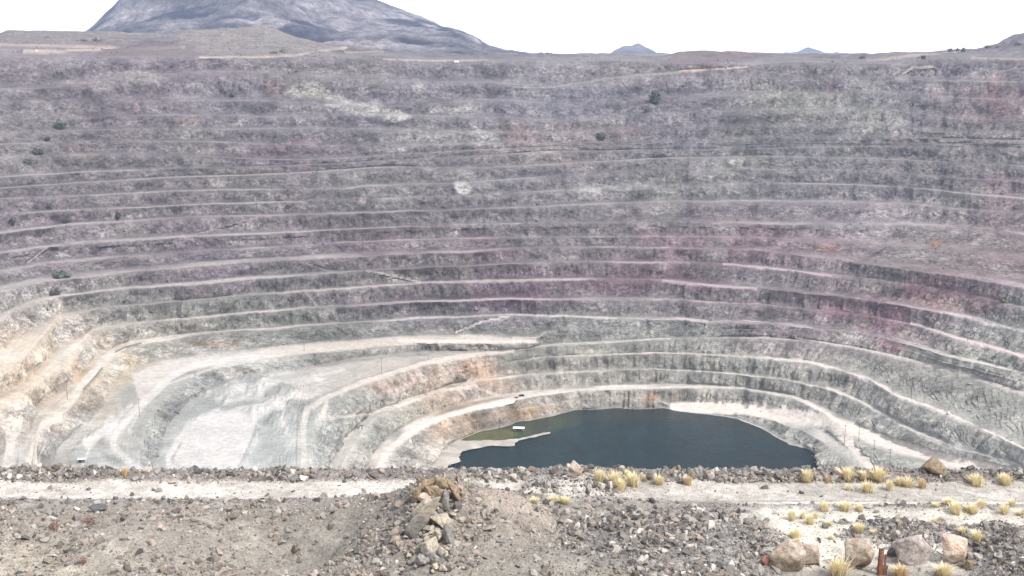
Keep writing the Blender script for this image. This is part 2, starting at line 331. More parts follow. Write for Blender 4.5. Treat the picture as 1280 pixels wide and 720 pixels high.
# ---- geology colours (eyeballed display tones, with some lighting and haze still in them)
SAMP = """0 85 160 152 160|200 85 150 142 152|400 85 152 147 152|600 85 152 148 156|800 85 162 157 162|1000 85 157 152 158|1200 85 158 152 160
0 130 150 145 150|150 130 150 142 150|300 130 146 141 150|550 130 152 148 158|700 130 148 146 157|850 130 150 146 155|1000 130 152 151 150|1100 130 152 151 157|1230 130 158 146 152
0 180 150 145 149|200 180 144 138 144|400 180 138 133 141|500 180 152 148 153|700 180 158 150 153|850 180 150 147 155|1000 180 148 147 151|1200 180 154 149 152
100 230 144 138 143|300 230 138 133 137|500 230 146 143 146|700 230 144 140 147|850 230 149 148 149|1000 230 144 141 147|1200 230 155 149 154
50 275 150 141 150|300 275 146 138 145|500 275 138 133 138|700 275 148 143 148|850 275 148 140 147|1000 275 154 147 154|1100 275 180 172 180|1200 275 163 155 159
50 310 165 158 165|300 310 150 141 150|500 310 152 140 148|700 310 148 141 146|900 310 158 141 149|1040 310 164 149 155|1150 310 168 160 161|1260 310 160 147 149
0 350 170 165 170|150 350 150 145 148|300 350 144 138 145|450 350 148 145 146|600 350 146 133 141|800 350 141 126 135|950 350 149 143 148|1100 350 154 146 149|1200 350 160 145 149
0 385 188 182 178|150 385 155 156 154|300 385 145 146 144|500 385 134 132 135|600 385 128 118 129|800 385 140 136 139|950 385 149 143 146|1050 385 150 132 141|1150 385 155 137 141|1260 385 162 162 162
60 415 200 190 182|200 415 165 163 157|400 415 141 143 139|600 415 148 150 148|800 415 150 152 150|1000 415 148 142 146|1100 415 152 142 147|1250 415 166 166 165
30 450 222 206 190|130 450 208 196 182|250 450 186 184 180|480 450 165 166 164|700 450 150 152 150|900 450 158 160 158|1100 450 160 161 160|1250 450 165 168 166
0 490 212 198 184|100 490 205 193 180|220 490 180 182 180|450 490 172 175 173|545 475 190 176 166|620 510 170 160 150|700 490 156 158 156|900 490 165 167 165|1100 490 168 170 168
40 540 205 196 188|130 540 194 190 184|200 540 180 184 183|450 540 175 179 178|600 530 178 166 152|800 500 162 160 156|980 540 172 175 174|1150 540 168 171 170
50 580 200 198 194|130 580 188 189 188|350 580 195 198 198|500 580 200 200 198|1000 580 176 178 176|1150 580 175 179 178"""
S = np.array([[float(v) for v in s.split()] for s in SAMP.replace('\n', '|').split('|')])
def zone_col(px, py):
    num = np.zeros(px.shape + (3,)); den = np.zeros(px.shape) + 1e-6
    for s in S:
        w = np.exp(-(((px - s[0]) / 75) ** 2 + ((py - s[1]) / 22) ** 2)) + 1e-7 / (1 + ((px - s[0]) / 300) ** 2 + ((py - s[1]) / 60) ** 2)
        num += w[..., None] * lin(s[2:]); den += w
    return num / den[..., None]
wx = fbm(bx / 40, by / 40, bz / 40, o=4, seed=91); wy = fbm(bx / 40, by / 40, bz / 40, o=4, seed=92)
qx, qy = PX + wx * 26, PY + wy * 14
colr = zone_col(np.clip(qx, -20, 1300), np.clip(qy, 80, 590))
g = colr.mean(-1, keepdims=True); sat = 1.15 + .0 * (sm(300, 100, PX) * sm(390, 430, PY))[..., None]; colr = g + (colr - g) * sat
def blob(x, y, rx, ry, c, a=1., rot=0, soft=.5):
    global colr
    cs, sn = math.cos(R(rot)), math.sin(R(rot))
    wxx = PX + wx * rx * .7 - x; wyy = PY + wy * ry * .9 - y
    u = (wxx * cs + wyy * sn) / rx; v = (-wxx * sn + wyy * cs) / ry
    w = a * sm(1.1, 1.1 - soft, np.hypot(u, v)); colr = colr * (1 - w[..., None]) + lin(c) * w[..., None]
for a in [(425, 128, 62, 11, (192, 190, 192), 1, 14), (385, 112, 24, 12, (196, 194, 190), 1), (492, 146, 22, 10, (222, 220, 220), 1), (590, 174, 54, 14, (188, 186, 188), .9, 10), (650, 190, 40, 6, (190, 186, 184), .6), (180, 97, 34, 9, (182, 178, 178), .7), (940, 205, 50, 8, (182, 180, 178), .7), (760, 235, 60, 8, (184, 182, 184), .6), (1000, 130, 70, 18, (172, 172, 166), .6), (1090, 150, 40, 12, (176, 176, 166), .6), (345, 110, 22, 12, (186, 164, 172), .8), (520, 112, 10, 7, (188, 186, 192), .7),
          (235, 152, 20, 5, (190, 165, 170), .8), (170, 134, 5, 6, (205, 185, 188), .9), (95, 186, 22, 6, (172, 152, 155), .7), (70, 98, 25, 10, (178, 170, 174), .6), (130, 105, 22, 8, (176, 172, 174), .6), (360, 185, 40, 9, (160, 142, 150), .6), (100, 195, 22, 5, (176, 168, 160), .6),
          (655, 175, 22, 14, (172, 156, 160), .7), (790, 165, 28, 9, (172, 155, 160), .7), (1243, 115, 12, 28, (176, 144, 150), .7, 8), (1258, 140, 14, 10, (190, 150, 158), .6), (1225, 150, 22, 6, (190, 170, 174), .6), (1168, 303, 9, 11, (196, 150, 128), .85, 30), (1035, 311, 16, 6, (186, 150, 152), .8), (1145, 365, 22, 12, (164, 134, 142), .6),
          (1170, 390, 10, 6, (176, 140, 142), .6), (900, 300, 40, 8, (168, 142, 150), .7), (1095, 268, 28, 14, (190, 180, 190), .5), (1040, 110, 22, 8, (166, 148, 162), .7), (575, 236, 11, 8, (244, 244, 246), 1), (530, 240, 18, 4, (186, 178, 180), .7, 12), (455, 248, 5, 9, (200, 190, 190), .7), (950, 205, 12, 4, (180, 176, 172), .8, 20),
          (880, 200, 20, 6, (176, 173, 172), .6), (1080, 402, 55, 9, (150, 122, 134), .6, 12), (1112, 430, 28, 7, (166, 136, 144), .7, 15), (590, 465, 34, 14, (196, 172, 154), .75, 25), (610, 455, 20, 8, (190, 165, 150), .6, 30), (480, 488, 20, 10, (188, 170, 166), .6), (640, 515, 50, 8, (182, 160, 136), .75, -12), (812, 496, 11, 8, (192, 158, 138), .9), (845, 496, 8, 7, (182, 160, 152), .6), (548, 540, 26, 9, (198, 178, 160), .6, -20),
          (270, 432, 40, 7, (176, 158, 142), .7), (155, 432, 20, 6, (178, 158, 138), .7), (35, 470, 26, 9, (200, 178, 150), .5, -30), (60, 500, 26, 9, (204, 184, 162), .5), (110, 470, 22, 14, (212, 188, 158), .6), (20, 440, 30, 14, (228, 210, 186), .6, -30), (150, 470, 16, 18, (222, 206, 178), .6), (70, 530, 22, 14, (206, 184, 162), .6), (185, 440, 25, 4, (196, 200, 186), .6),
          (1190, 420, 18, 9, (150, 154, 150), .5), (1140, 415, 26, 9, (140, 142, 138), .6), (1245, 470, 30, 8, (168, 160, 160), .5), (1185, 480, 20, 7, (158, 160, 160), .8, -25), (1256, 376, 10, 4, (132, 128, 110), .8), (700, 300, 60, 10, (150, 144, 150), .5), (620, 95, 60, 8, (158, 155, 160), .5)]:
    blob(*a)
for a in [(640, 365, 170, 22, (122, 100, 112), .6), (480, 372, 120, 14, (120, 106, 114), .5), (820, 350, 130, 22, (128, 106, 116), .6), (1090, 395, 90, 24, (142, 112, 122), .6, 14), (900, 300, 120, 26, (156, 134, 144), .5), (1200, 370, 80, 26, (166, 132, 138), .6, 12), (1240, 250, 60, 60, (160, 138, 142), .5), (350, 190, 120, 26, (142, 126, 138), .5), (560, 310, 120, 16, (150, 130, 142), .5), (250, 350, 110, 22, (144, 128, 138), .5), (100, 330, 90, 22, (166, 150, 160), .4)]: blob(*a, soft=.8)
# scattered pale and dark rock outcrops on the higher faces
sp = fbm(bx / 14, by / 14, bz / 9, o=4, seed=101); sp2 = fbm(bx / 30, by / 30, bz / 14, o=4, seed=111)
colr *= (1 + .42 * sp + .36 * sp2)[..., None]
pale = sm(.22, .42, sp2) * .45 * FA; colr = colr * (1 - pale[..., None]) + lin((190, 186, 186)) * pale[..., None]
# vertical wash streaks on the faces
stq = vnoise(arcm / 3.2, Zg / 40, seed=131) + .7 * vnoise(arcm / 1.6, Zg / 30, seed=141)
colr *= (1 + .13 * stq * FA)[..., None]
fan = sm(.30, .55, vnoise(arcm / 26 + .35 * wx, Zg / 55, seed=171) + .35 * vnoise(arcm / 7, Zg / 30, seed=172)) * FA * sm(-40, -90, bz)
tone = colr.mean(-1, keepdims=True) * 1.30 * np.array([1.02, 1., .97]); colr = colr * (1 - .6 * fan[..., None]) + tone * .6 * fan[..., None]
crk = sm(.50, .72, ridged(arcm / 30 + wx * .6, Zg / 34 + wy, o=3, seed=173)) * FA * .38; colr *= (1 - crk)[..., None]
# dusty bench floors
fl_y = np.interp(PY, [60, 90, 200, 260, 330, 400, 440, 600], [.6, .45, .6, .62, .8, .85, .92, .95])
fade = np.clip(.62 + 1.7 * fbm(arcm / 70, rowid / 9, o=3, seed=151), .05, 1.15)
dust = lin((206, 200, 200)) * np.ones_like(colr)
wm = (sm(260, 320, PY) * (1 - sm(370, 420, PY)) * sm(300, 800, PX))[..., None]; dust = dust * (1 - wm) + lin((204, 188, 196)) * wm
wl = (sm(330, 160, PX) * sm(395, 450, PY))[..., None]; dust = dust * (1 - wl) + lin((224, 217, 208)) * wl
wp = sm(420, 470, PY)[..., None] * (1 - wl); dust = dust * (1 - wp) + lin((218, 216, 215)) * wp
wu = sm(230, 160, PY)[..., None]; dust = dust * (1 - wu) + lin((180, 176, 176)) * wu
wf = (np.clip(FL, 0, 1) * fl_y * fade)[..., None]
colr = colr * (1 - wf) + dust * 1.12 * (1 + .15 * sp2[..., None]) * wf
# bright sandy pads, tracks, haul roads and thin dark lines: polylines (image points, width px, colour, strength)
ROAD = np.zeros(PX.shape)
def track(pts, w, c=(236, 230, 226), a=.9, sharp=.55):
    global colr
    pts = np.array(pts, float); d = np.full(PX.shape, 1e9)
    for (x0, y0), (x1, y1) in zip(pts[:-1], pts[1:]):
        L = max((x1 - x0) ** 2 + (y1 - y0) ** 2, 1e-6)
        t = np.clip(((PX - x0) * (x1 - x0) + (PY - y0) * (y1 - y0)) / L, 0, 1)
        d = np.minimum(d, np.hypot(PX - x0 - t * (x1 - x0), (PY - y0 - t * (y1 - y0)) * 1.15))
    d = d + wx * w * .25
    k = a * sm(w, w * sharp, d) * (Dg > 450); ROAD[:] = np.maximum(ROAD, k); k = k[..., None]; colr = colr * (1 - k) + lin(c) * k
def poly(pts, c, a=.95, soft=3., warp=7):
    global colr
    pts = np.array(pts, float); x = PX + wx * warp; y = PY + wy * warp * .6
    ins = np.zeros(PX.shape, bool); d = np.full(PX.shape, 1e9)
    for (x0, y0), (x1, y1) in zip(pts, np.roll(pts, -1, 0)):
        c1 = ((y0 > y) != (y1 > y)) & (x < (x1 - x0) * (y - y0) / (y1 - y0 + 1e-9) + x0); ins ^= c1
        L = (x1 - x0) ** 2 + (y1 - y0) ** 2; t = np.clip(((x - x0) * (x1 - x0) + (y - y0) * (y1 - y0)) / L, 0, 1)
        d = np.minimum(d, np.hypot(x - x0 - t * (x1 - x0), y - y0 - t * (y1 - y0)))
    k = (np.where(ins, 1, 1 - np.clip(d / soft, 0, 1)) * a)[..., None]; colr = colr * (1 - k) + lin(c) * (1 + .1 * sp2[..., None]) * k
poly([(208, 590), (206, 572), (222, 552), (240, 530), (256, 520), (280, 515), (330, 506), (372, 490), (398, 482), (400, 494), (352, 512), (318, 528), (314, 552), (296, 588)], (228, 224, 223), .95)
poly([(296, 482), (340, 470), (392, 463), (440, 455), (486, 449), (540, 446), (500, 458), (450, 474), (405, 492), (360, 498), (330, 492), (310, 500)], (214, 211, 208), .6)
poly([(398, 430), (470, 424), (545, 421), (610, 422), (666, 427), (600, 431), (540, 428), (470, 431), (412, 438), (330, 447), (250, 456), (205, 478), (175, 500), (165, 470), (196, 455), (275, 446), (330, 438)], (232, 224, 219), .8)
poly([(110, 560), (100, 552), (122, 540), (146, 528), (138, 540), (124, 548)], (246, 244, 240), .9, 2, 3)
track([(140, 520), (125, 540), (108, 556)], 5, (240, 236, 230), .6)
track([(320, 446), (244, 456), (215, 470), (199, 484), (177, 506), (159, 524), (143, 545), (141, 556), (150, 570), (183, 594)], 6, (238, 232, 230), .85)
track([(668, 427), (600, 427), (500, 426)], 3.2, (240, 232, 228), .9)
track([(640, 438), (600, 443), (543, 451), (491, 466), (470, 473), (436, 484), (405, 500), (384, 514), (379, 530), (381, 592)], 4.6, (226, 222, 219), .85)
for a in [(310, 478, 30, 4, (160, 164, 162), .8, -8), (350, 488, 26, 4, (158, 162, 160), .8, -14), (262, 500, 20, 4, (165, 168, 166), .7, -20), (380, 478, 22, 3, (162, 165, 163), .7), (330, 530, 18, 8, (168, 172, 170), .8), (345, 560, 24, 16, (176, 180, 178), .8), (370, 506, 16, 5, (160, 164, 162), .8), (145, 577, 16, 6, (150, 154, 154), .8, 20), (105, 575, 14, 8, (186, 190, 190), .7), (160, 500, 14, 10, (176, 172, 170), .7, -40), (300, 466, 26, 3, (190, 172, 164), .6)]: blob(*a)
for a in [([(256, 520), (290, 500), (330, 488), (380, 474), (430, 462)], 2.2), ([(270, 500), (310, 486), (350, 476)], 1.6), ([(330, 506), (356, 514), (352, 530), (372, 560)], 1.8), ([(100, 590), (112, 560), (140, 530), (165, 505)], 2.4), ([(184, 560), (160, 540), (178, 510), (210, 480), (260, 462), (320, 451)], 1.6), ([(212, 590), (208, 570), (222, 556)], 1.8), ([(300, 590), (318, 560), (322, 540)], 1.6)]: track(a[0], a[1], (228, 226, 224), .75)
for a in [([(60, 590), (72, 560), (96, 536), (118, 520)], 1.5), ([(92, 590), (84, 570), (104, 548), (130, 530)], 1.3), ([(196, 540), (206, 520), (232, 500), (262, 486)], 1.3), ([(300, 508), (336, 494), (372, 486)], 1.3), ([(226, 556), (214, 574), (232, 590)], 1.5), ([(320, 534), (312, 556), (296, 588)], 1.5), ([(388, 500), (372, 520), (370, 590)], 1.2), ([(150, 556), (166, 574), (190, 594)], 1.3), ([(0, 476), (30, 466), (60, 446)], 1.3), ([(12, 520), (50, 500), (90, 470)], 1.4), ([(20, 590), (24, 560), (40, 535)], 1.4)]: track(a[0], a[1], (150, 150, 148), .6)  # small scarps drawn as thin darker lines
for a in [(140, 546, 10, 4, (240, 238, 236), .9, -20), (20, 560, 12, 16, (226, 220, 216), .6), (385, 478, 26, 4, (232, 228, 224), .7, -14), (330, 478, 16, 2.5, (230, 228, 226), .8, -10), (350, 470, 22, 2.5, (228, 224, 222), .7, -8), (90, 596, 18, 6, (206, 204, 202), .6)]: blob(*a)
track([(560, 447), (500, 462), (470, 472), (440, 484), (410, 500), (402, 520), (398, 524)], 3, (232, 226, 222), .7)
track([(396, 524), (440, 519), (467, 516), (505, 502), (549, 488), (585, 485)], 3.2, (226, 223, 220), .85)
track([(463, 524), (445, 545), (428, 575), (420, 600)], 8, (206, 207, 205), .7)
track([(640, 501), (597, 509), (560, 519), (534, 529), (505, 546), (485, 564), (468, 594)], 5.5, (242, 238, 236), .9)
track([(585, 475), (600, 487), (622, 494), (648, 497)], 3, (214, 206, 200), .7)
track([(640, 500), (670, 493.5), (722, 487.5), (810, 485), (880, 483.5), (930, 486), (975, 493), (1010, 503)], 2.4, (225, 223, 222), .85)
track([(1008, 503), (1027, 514), (1050, 528), (1070, 542)], 4.2, (242, 238, 236), .9)
track([(845, 510.5), (880, 509), (930, 511), (985, 518), (1030, 526), (1070, 537), (1093, 548), (1130, 560), (1170, 571), (1225, 583), (1290, 600)], 12, (244, 239, 237), .95)
track([(1050, 534), (1066, 555), (1082, 575), (1095, 600)], 11, (242, 236, 234), .9)
track([(1120, 560), (1170, 570), (1225, 580), (1270, 592)], 5, (240, 236, 235), .85)
track([(1034, 485), (1050, 491), (1070, 500), (1103, 518), (1147, 541), (1195, 563)], 2.6, (236, 233, 232), .85)
track([(958, 448), (1010, 452), (1040, 460)], 2.6, (236, 232, 232), .85)
track([(1060, 467), (1087, 476), (1120, 495), (1160, 508), (1207, 527), (1260, 552), (1290, 566)], 3.0, (238, 234, 234), .85)
track([(998, 422), (1053, 432), (1133, 448), (1213, 468), (1280, 492)], 1.8, (226, 220, 222), .85)
track([(1140, 404), (1152, 408), (1196, 423), (1253, 438), (1290, 450)], 3.6, (232, 218, 222), .9)
track([(1188, 392), (1220, 401), (1262, 411)], 2.4, (230, 226, 228), .85)
track([(905, 330), (930, 333), (984, 338), (1038, 345)], 2.4, (228, 210, 220), .85)
track([(830, 351), (870, 356), (945, 361)], 2.8, (226, 206, 216), .85)
track([(459, 339), (490, 345), (530, 353), (600, 352), (727, 349)], 2.4, (214, 206, 210), .8)
poly([(459, 339), (480, 338), (533, 352), (500, 354), (482, 347)], (190, 186, 188), .6, 2, 2)
track([(570, 415), (600, 403), (640, 394), (700, 395), (770, 398)], 2.0, (222, 218, 218), .85)
track([(380, 363), (396, 382)], 2.2, (196, 194, 192), .7)
track([(240, 294), (280, 283), (322, 273)], 1.8, (188, 178, 184), .8)
track([(376, 328), (410, 338), (430, 342)], 1.6, (180, 172, 178), .7)
track([(35, 328), (60, 309)], 2.4, (190, 182, 186), .7)
track([(0, 208), (20, 204)], 2, (180, 170, 172), .6)
track([(105, 487), (118, 472), (128, 460)], 1.6, (120, 118, 116), .8)  # narrow dark grey stripe along the bench crest
track([(144, 440), (156, 434), (176, 429)], 1.5, (110, 108, 106), .8)  # the same dark stripe, farther along the crest
track([(73, 400), (58, 418), (43, 436), (22, 452), (-10, 466)], 7, (234, 220, 206), .75)
track([(40, 480), (80, 456), (100, 438), (110, 420)], 5, (232, 220, 206), .7)
track([(0, 520), (12, 545), (10, 590)], 9, (236, 226, 220), .7)
track([(102, 478), (88, 468), (90, 450)], 3, (216, 190, 160), .5)
track([(46, 592), (42, 562), (50, 540), (75, 522)], 5, (238, 228, 220), .8)
# rim tracks
track([(0, 57.5), (60, 57.5), (115, 58), (150, 59), (230, 59.5)], 1.8, (232, 214, 204), .9)
track([(30, 66), (70, 65.5), (115, 63.5), (150, 60)], 2.0, (240, 224, 214), .95)
track([(105, 40.2), (130, 40.4), (165, 41), (190, 43)], 1.1, (236, 220, 214), .8)
track([(250, 71.5), (330, 71), (375, 68.5), (400, 63), (432, 59.5)], 2.2, (236, 222, 214), .9)
track([(270, 57), (285, 49), (310, 46)], 3, (206, 190, 178), .6)
track([(430, 64), (480, 66)], 1.8, (206, 184, 178), .9)
track([(480, 74), (560, 75.5), (610, 75)], 1.3, (220, 214, 212), .8)
track([(640, 109.5), (690, 109.5), (760, 98), (850, 89.5)], 1.6, (190, 186, 186), .8)
track([(850, 89), (880, 87), (935, 84)], 2.2, (232, 208, 202), .9)
track([(1085, 75), (1110, 74)], 2.5, (220, 200, 198), .8)
track([(1128, 92), (1140, 85), (1165, 84)], 3.0, (226, 218, 212), .8)
track([(1110, 74), (1150, 69), (1195, 66)], 2.5, (226, 212, 204), .7)
track([(1215, 72), (1240, 74), (1290, 74)], 1.8, (214, 198, 196), .8)
track([(1168, 101), (1270, 103)], 1.6, (184, 186, 176), .8)
poly([(215, 45), (260, 36), (330, 31), (372, 48), (420, 60), (380, 64), (260, 64)], (180, 174, 173), .8, 7, 12)
poly([(0, 38), (100, 38), (200, 44), (150, 54), (0, 54)], (170, 163, 165), .8, 5, 8)
poly([(148, 59), (215, 57), (250, 66), (160, 70), (120, 68)], (152, 138, 142), .8, 2, 2)
poly([(832, 70), (850, 63), (900, 63), (945, 66), (950, 74), (840, 82)], (160, 142, 148), .7, 2, 2)
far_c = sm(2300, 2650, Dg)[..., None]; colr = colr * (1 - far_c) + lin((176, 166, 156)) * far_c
near = (Dg < 395)[..., None]; colr = np.where(near, lin((150, 142, 136)), colr)
ALB = .475
colr = np.clip(colr * (ALB * (1.16 - .30 * sm(440, 330, PY) - .06 * sm(260, 120, PY)))[..., None] * np.array([1.03, 1.0, .93]) * (1 + (sm(400, 450, PY) * (sm(300, 480, PX) * 1.6 - .6))[..., None] * np.array([.035, 0., -.03])), .02, .88)
FA0 = FA.copy(); FA = FA * (1 - .85 * ROAD)
gully = ridged(arcm / 17, Zg / 60, o=4, seed=5) + .6 * ridged(bx / 38, by / 38, bz / 60, o=3, seed=15)
lump = fbm(bx / 26, by / 26, bz / 26, o=5, seed=21)
fine = fbm(bx / 5, by / 5, bz / 5, o=3, seed=41)
upz = sm(-120, -30, bz)
gul2 = ridged(arcm / 7, Zg / 25, o=3, seed=6)
disp = vis * (FA * (gul2 * 2.2 + gully * (2.1 + 1.6 * sm(400, 460, PY)) + lump * (4.6 + 3.5 * upz) + fine * 2.2) + (1 - FA) * (lump * .5 + fine * .18))
big = fbm(bx / 120, by / 120, bz / 160, o=3, seed=61) * 6 * FA * vis
k = 7; tx = np.empty_like(bx); ty = np.empty_like(bx)
tx[:, k:-k] = bx[:, 2 * k:] - bx[:, :-2 * k]; ty[:, k:-k] = by[:, 2 * k:] - by[:, :-2 * k]
for a_ in (tx, ty): a_[:, :k] = a_[:, k:k + 1]; a_[:, -k:] = a_[:, -k - 1:-k]
tl = np.hypot(tx, ty) + 1e-6
HV = np.stack([ty / tl, -tx / tl, .25 + 0 * tx], -1)
P2 = P + HV * (disp * sm(0, .3, FA) + big)[..., None]; P2[..., 2] += (1 - sm(0, .3, FA)) * disp
# rough broken ground on the lower working floor
tflat = (FL > .19) & (bz < -279) & (bz > -286) & (PX > 230) & (PX < 470)
hump = np.clip(fbm(bx / 22, by / 34, o=4, seed=71) * 2.2 - .1, 0, 1) * sm(-60, 20, 0 * bx + 1) 
patch = sm(1.15, .75, np.hypot((PX - 262) / 62, (PY - 552) / 58))           # levelled pale pad
roadS = sm(470, 500, PX) 
hm = hump * tflat * (1 - patch) * (1 - sm(360, 390, PX) * .7) * sm(455, 470, PY) * (1 - .7 * sm(515, 545, PY))
P2[..., 2] += hm * 7
# rim country: dumps and rough ground
P2[..., 2] += (fbm(bx / 60, by / 60, o=5, seed=81) * 5.) * sm(D_rim[None, :] + 5, D_rim[None, :] + 60, Dg) * (1 - sm(2300, 2700, Dg)) * (Dg < D_rim[None, :] + 300)


rockmask = np.clip(FA * .9 + .12, 0, 1) * (1 - .38 * sm(400, 450, PY))
mesh_np('terrain', P2.reshape(-1, 3), grid_faces(nR, nC)[:, ::-1], M_pit, colr.reshape(-1, 3), False, mask=rockmask.ravel())['kind'] = 'structure'
print('terrain', nR, nC)
# height lookup for placing things on the pit surface at an image point
PX2, PY2 = to_px(P2)
def on_pit(x, y, lo=450, hi=2600):
    m = (Dg > lo) & (Dg < hi)
    d = np.where(m, (PX2 - x) ** 2 + (PY2 - y) ** 2, 1e12)
    i = np.unravel_index(np.argmin(d), d.shape); return Vector([float(v) for v in P2[i]])

# ------------------------------------------------------------------ lake
def water():
    m, nt, b = new_mat('lake_water'); b.inputs['Roughness'].default_value = .12
    b.inputs['Specular IOR Level'].default_value = .12; b.inputs['IOR'].default_value = 1.33
    at = N(nt, 'ShaderNodeAttribute', attribute_name='Col')
    f, _ = noise_fac(nt, .05, 6, .7, (1, .35, 1), .3, .7, .55, 1.5)
    nt.links.new(mulcol(nt, at.outputs['Color'], f), b.inputs['Base Color'])
    _, h = noise_fac(nt, .35, 6, .7, (1, 1, 1)); p = bump(nt, b, h, .8, .8); _, h = noise_fac(nt, .05, 5, .7, (1, .5, 1)); p = bump(nt, b, h, .5, 2.5, p)
    xs = np.linspace(-260, 480, 220); ys = np.linspace(402, 1260, 240)
    X, Y = np.meshgrid(xs, ys); V = np.stack([X, Y, np.full_like(X, -329.9)], -1)
    px, py = to_px(V); n = fbm(X / 40, Y / 40, o=4, seed=7) * 10
    c = lin((28, 66, 72)) * np.ones(V.shape)
    def bl(x, y, rx, ry, col, a, rot=0):
        nonlocal c
        cs, sn = math.cos(R(rot)), math.sin(R(rot)); u = ((px - x) * cs + (py + n * .4 - y) * sn) / rx; v = (-(px - x) * sn + (py + n * .4 - y) * cs) / ry
        w = (a * sm(1.1, .5, np.hypot(u, v)))[..., None]; c = c * (1 - w) + lin(col) * w
    bl(760, 516, 140, 12, (58, 80, 74), .8); bl(810, 517, 60, 12, (78, 78, 74), .7); bl(650, 538, 90, 14, (92, 106, 76), .9, -12); bl(610, 546, 52, 9, (140, 140, 88), .9, -8); bl(900, 530, 80, 10, (60, 72, 70), .6, 12); bl(960, 575, 50, 16, (54, 62, 66), .5)
    return mesh_np('lake', V.reshape(-1, 3), grid_faces(*X.shape), m, (c * .30).reshape(-1, 3), True)
water()['kind'] = 'structure'
# low gravel spit that cuts off the lagoon
def spit():
    out = [(500, 600), (535, 572), (556, 556), (572, 551), (600, 552), (630, 551), (650, 548), (667, 545), (678, 541.5), (687, 541), (678, 545), (668, 547.5), (655, 549.5), (647, 552), (644, 557), (631, 559), (617, 558), (605, 560), (592, 563), (577, 565), (574, 572), (577, 577), (560, 583), (540, 600), (520, 640)]
    pts = []
    for x, y in out:
        D = 329.9 / float(tanr(y)); pts.append(((x - 640) / F * float(kx(y)) * D, D))
    pts = np.array(pts); q = []
    for a, b in zip(pts, np.roll(pts, -1, 0)):
        L = np.hypot(*(b - a)); n = max(2, int(L / 2.5))
        for t in np.arange(n) / n: q.append(a + (b - a) * t)
    q = np.array(q); q += np.stack([fbm(q[:, 0] / 7, q[:, 1] / 7, o=3, seed=4), fbm(q[:, 0] / 7, q[:, 1] / 7, o=3, seed=5)], -1) * 3.0
    bm = bmesh.new(); vs = [bm.verts.new((x, y, -331)) for x, y in q]; f = bm.faces.new(vs)
    if f.normal.z < 0: f.normal_flip()
    bmesh.ops.triangulate(bm, faces=[f]); me = bm
    r = bmesh.ops.inset_region(bm, faces=bm.faces[:], thickness=1.4, depth=0)
    inner = set(v for f in bm.faces if f not in r['faces'] for v in f.verts)
    for v in bm.verts: v.co.z = -329.2 + .5 * float(vnoise(v.co.x / 5, v.co.y / 5)) if v in inner else -330.6
    cl = bm.loops  # colour
    a = bm.verts.layers.float_color.new('Col')
    for v in bm.verts:
        c = lin((176, 169, 158)) * .8 * (1 + .3 * float(vnoise(v.co.x / 6, v.co.y / 6, seed=9))); v[a] = (*c, 1)
    o = obj_bm('gravel_spit', bm, M_pit); o['kind'] = 'structure'
spit()

# ------------------------------------------------------------------ mountains
def mountain(name, sil, D0, D1, Dback, base_z, c1, c2, n=(260, 90), amp=.2, ns=1.):
    xs = np.linspace(sil[0][0], sil[-1][0], n[0]); s = np.array(sil, float)
    y = np.interp(xs, s[:, 0], s[:, 1]); k = np.hanning(7); k /= k.sum(); y = np.convolve(np.pad(y, 3, 'edge'), k, 'valid')
    y += 1.6 * fbm(xs / 11, xs * 0, o=5, seed=6)
    top = -D1 * tanr(y)
    ss = np.concatenate([np.linspace(0, 1, n[1]), 1 + np.linspace(0, 1, 16)[1:]])
    Dv = np.where(ss <= 1, D0 + (D1 - D0) * ss, D1 + (Dback - D1) * (ss - 1))[:, None] * np.ones((1, n[0]))
    prof = np.where(ss <= 1, .30 * ss + .70 * np.clip(ss, 0, 1) ** 2.2, (2 - ss))[:, None]
    h = np.maximum(top - base_z, 0)
    X = (xs[None, :] - 640) / F * float(kx(60)) * Dv
    rg = ridged(X / (520 * ns), Dv / (900 * ns), o=5, seed=13); fb = fbm(X / (160 * ns), Dv / (160 * ns), o=5, seed=14)
    edge = np.sin(math.pi * np.clip(ss, 0, 1))[:, None] ** .7 * (ss <= 1)[:, None]
    Z = base_z + h[None, :] * prof + (rg * .8 + fb * .5) * amp * h[None, :] * edge
    # cliff bands
    st = np.sin(Z / (34 * ns) + fb * 3); Z = Z + fbm(X / (55 * ns), Dv / (55 * ns), o=3, seed=24) * 13 * ns * edge + st * 13 * ns * edge * (h[None, :] > 60 * ns)
    V = np.stack([X, Dv, Z], -1)
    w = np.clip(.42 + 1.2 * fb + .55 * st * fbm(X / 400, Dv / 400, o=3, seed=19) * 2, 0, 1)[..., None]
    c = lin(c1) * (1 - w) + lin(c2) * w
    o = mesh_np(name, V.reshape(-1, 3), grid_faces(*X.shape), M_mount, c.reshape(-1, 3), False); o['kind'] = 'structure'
    return o
mountain('mountain', [(60, 66), (85, 55), (108, 39), (122, 28), (150, 2), (170, -14), (230, -45), (300, -58), (360, -40), (410, -16), (440, -8), (472, 0), (500, 10), (520, 17), (543, 27), (552, 33), (575, 36), (592, 45), (610, 55), (630, 62), (655, 67), (690, 70)], 3600, 5600, 6600, -8, (44, 46, 64), (156, 148, 150), (760, 320), .36)  # dark tone tinted blue to stand in for part of the distance haze
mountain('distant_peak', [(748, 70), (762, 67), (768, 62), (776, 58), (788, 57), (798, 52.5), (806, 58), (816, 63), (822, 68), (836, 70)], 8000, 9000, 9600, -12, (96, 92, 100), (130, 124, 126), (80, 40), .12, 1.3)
mountain('distant_peak', [(980, 68.5), (994, 66), (1004, 61.5), (1010, 59.5), (1018, 62), (1034, 66), (1060, 68.5)], 11000, 11600, 12000, -13, (110, 110, 120), (130, 128, 135), (60, 30), .08, 1.6)

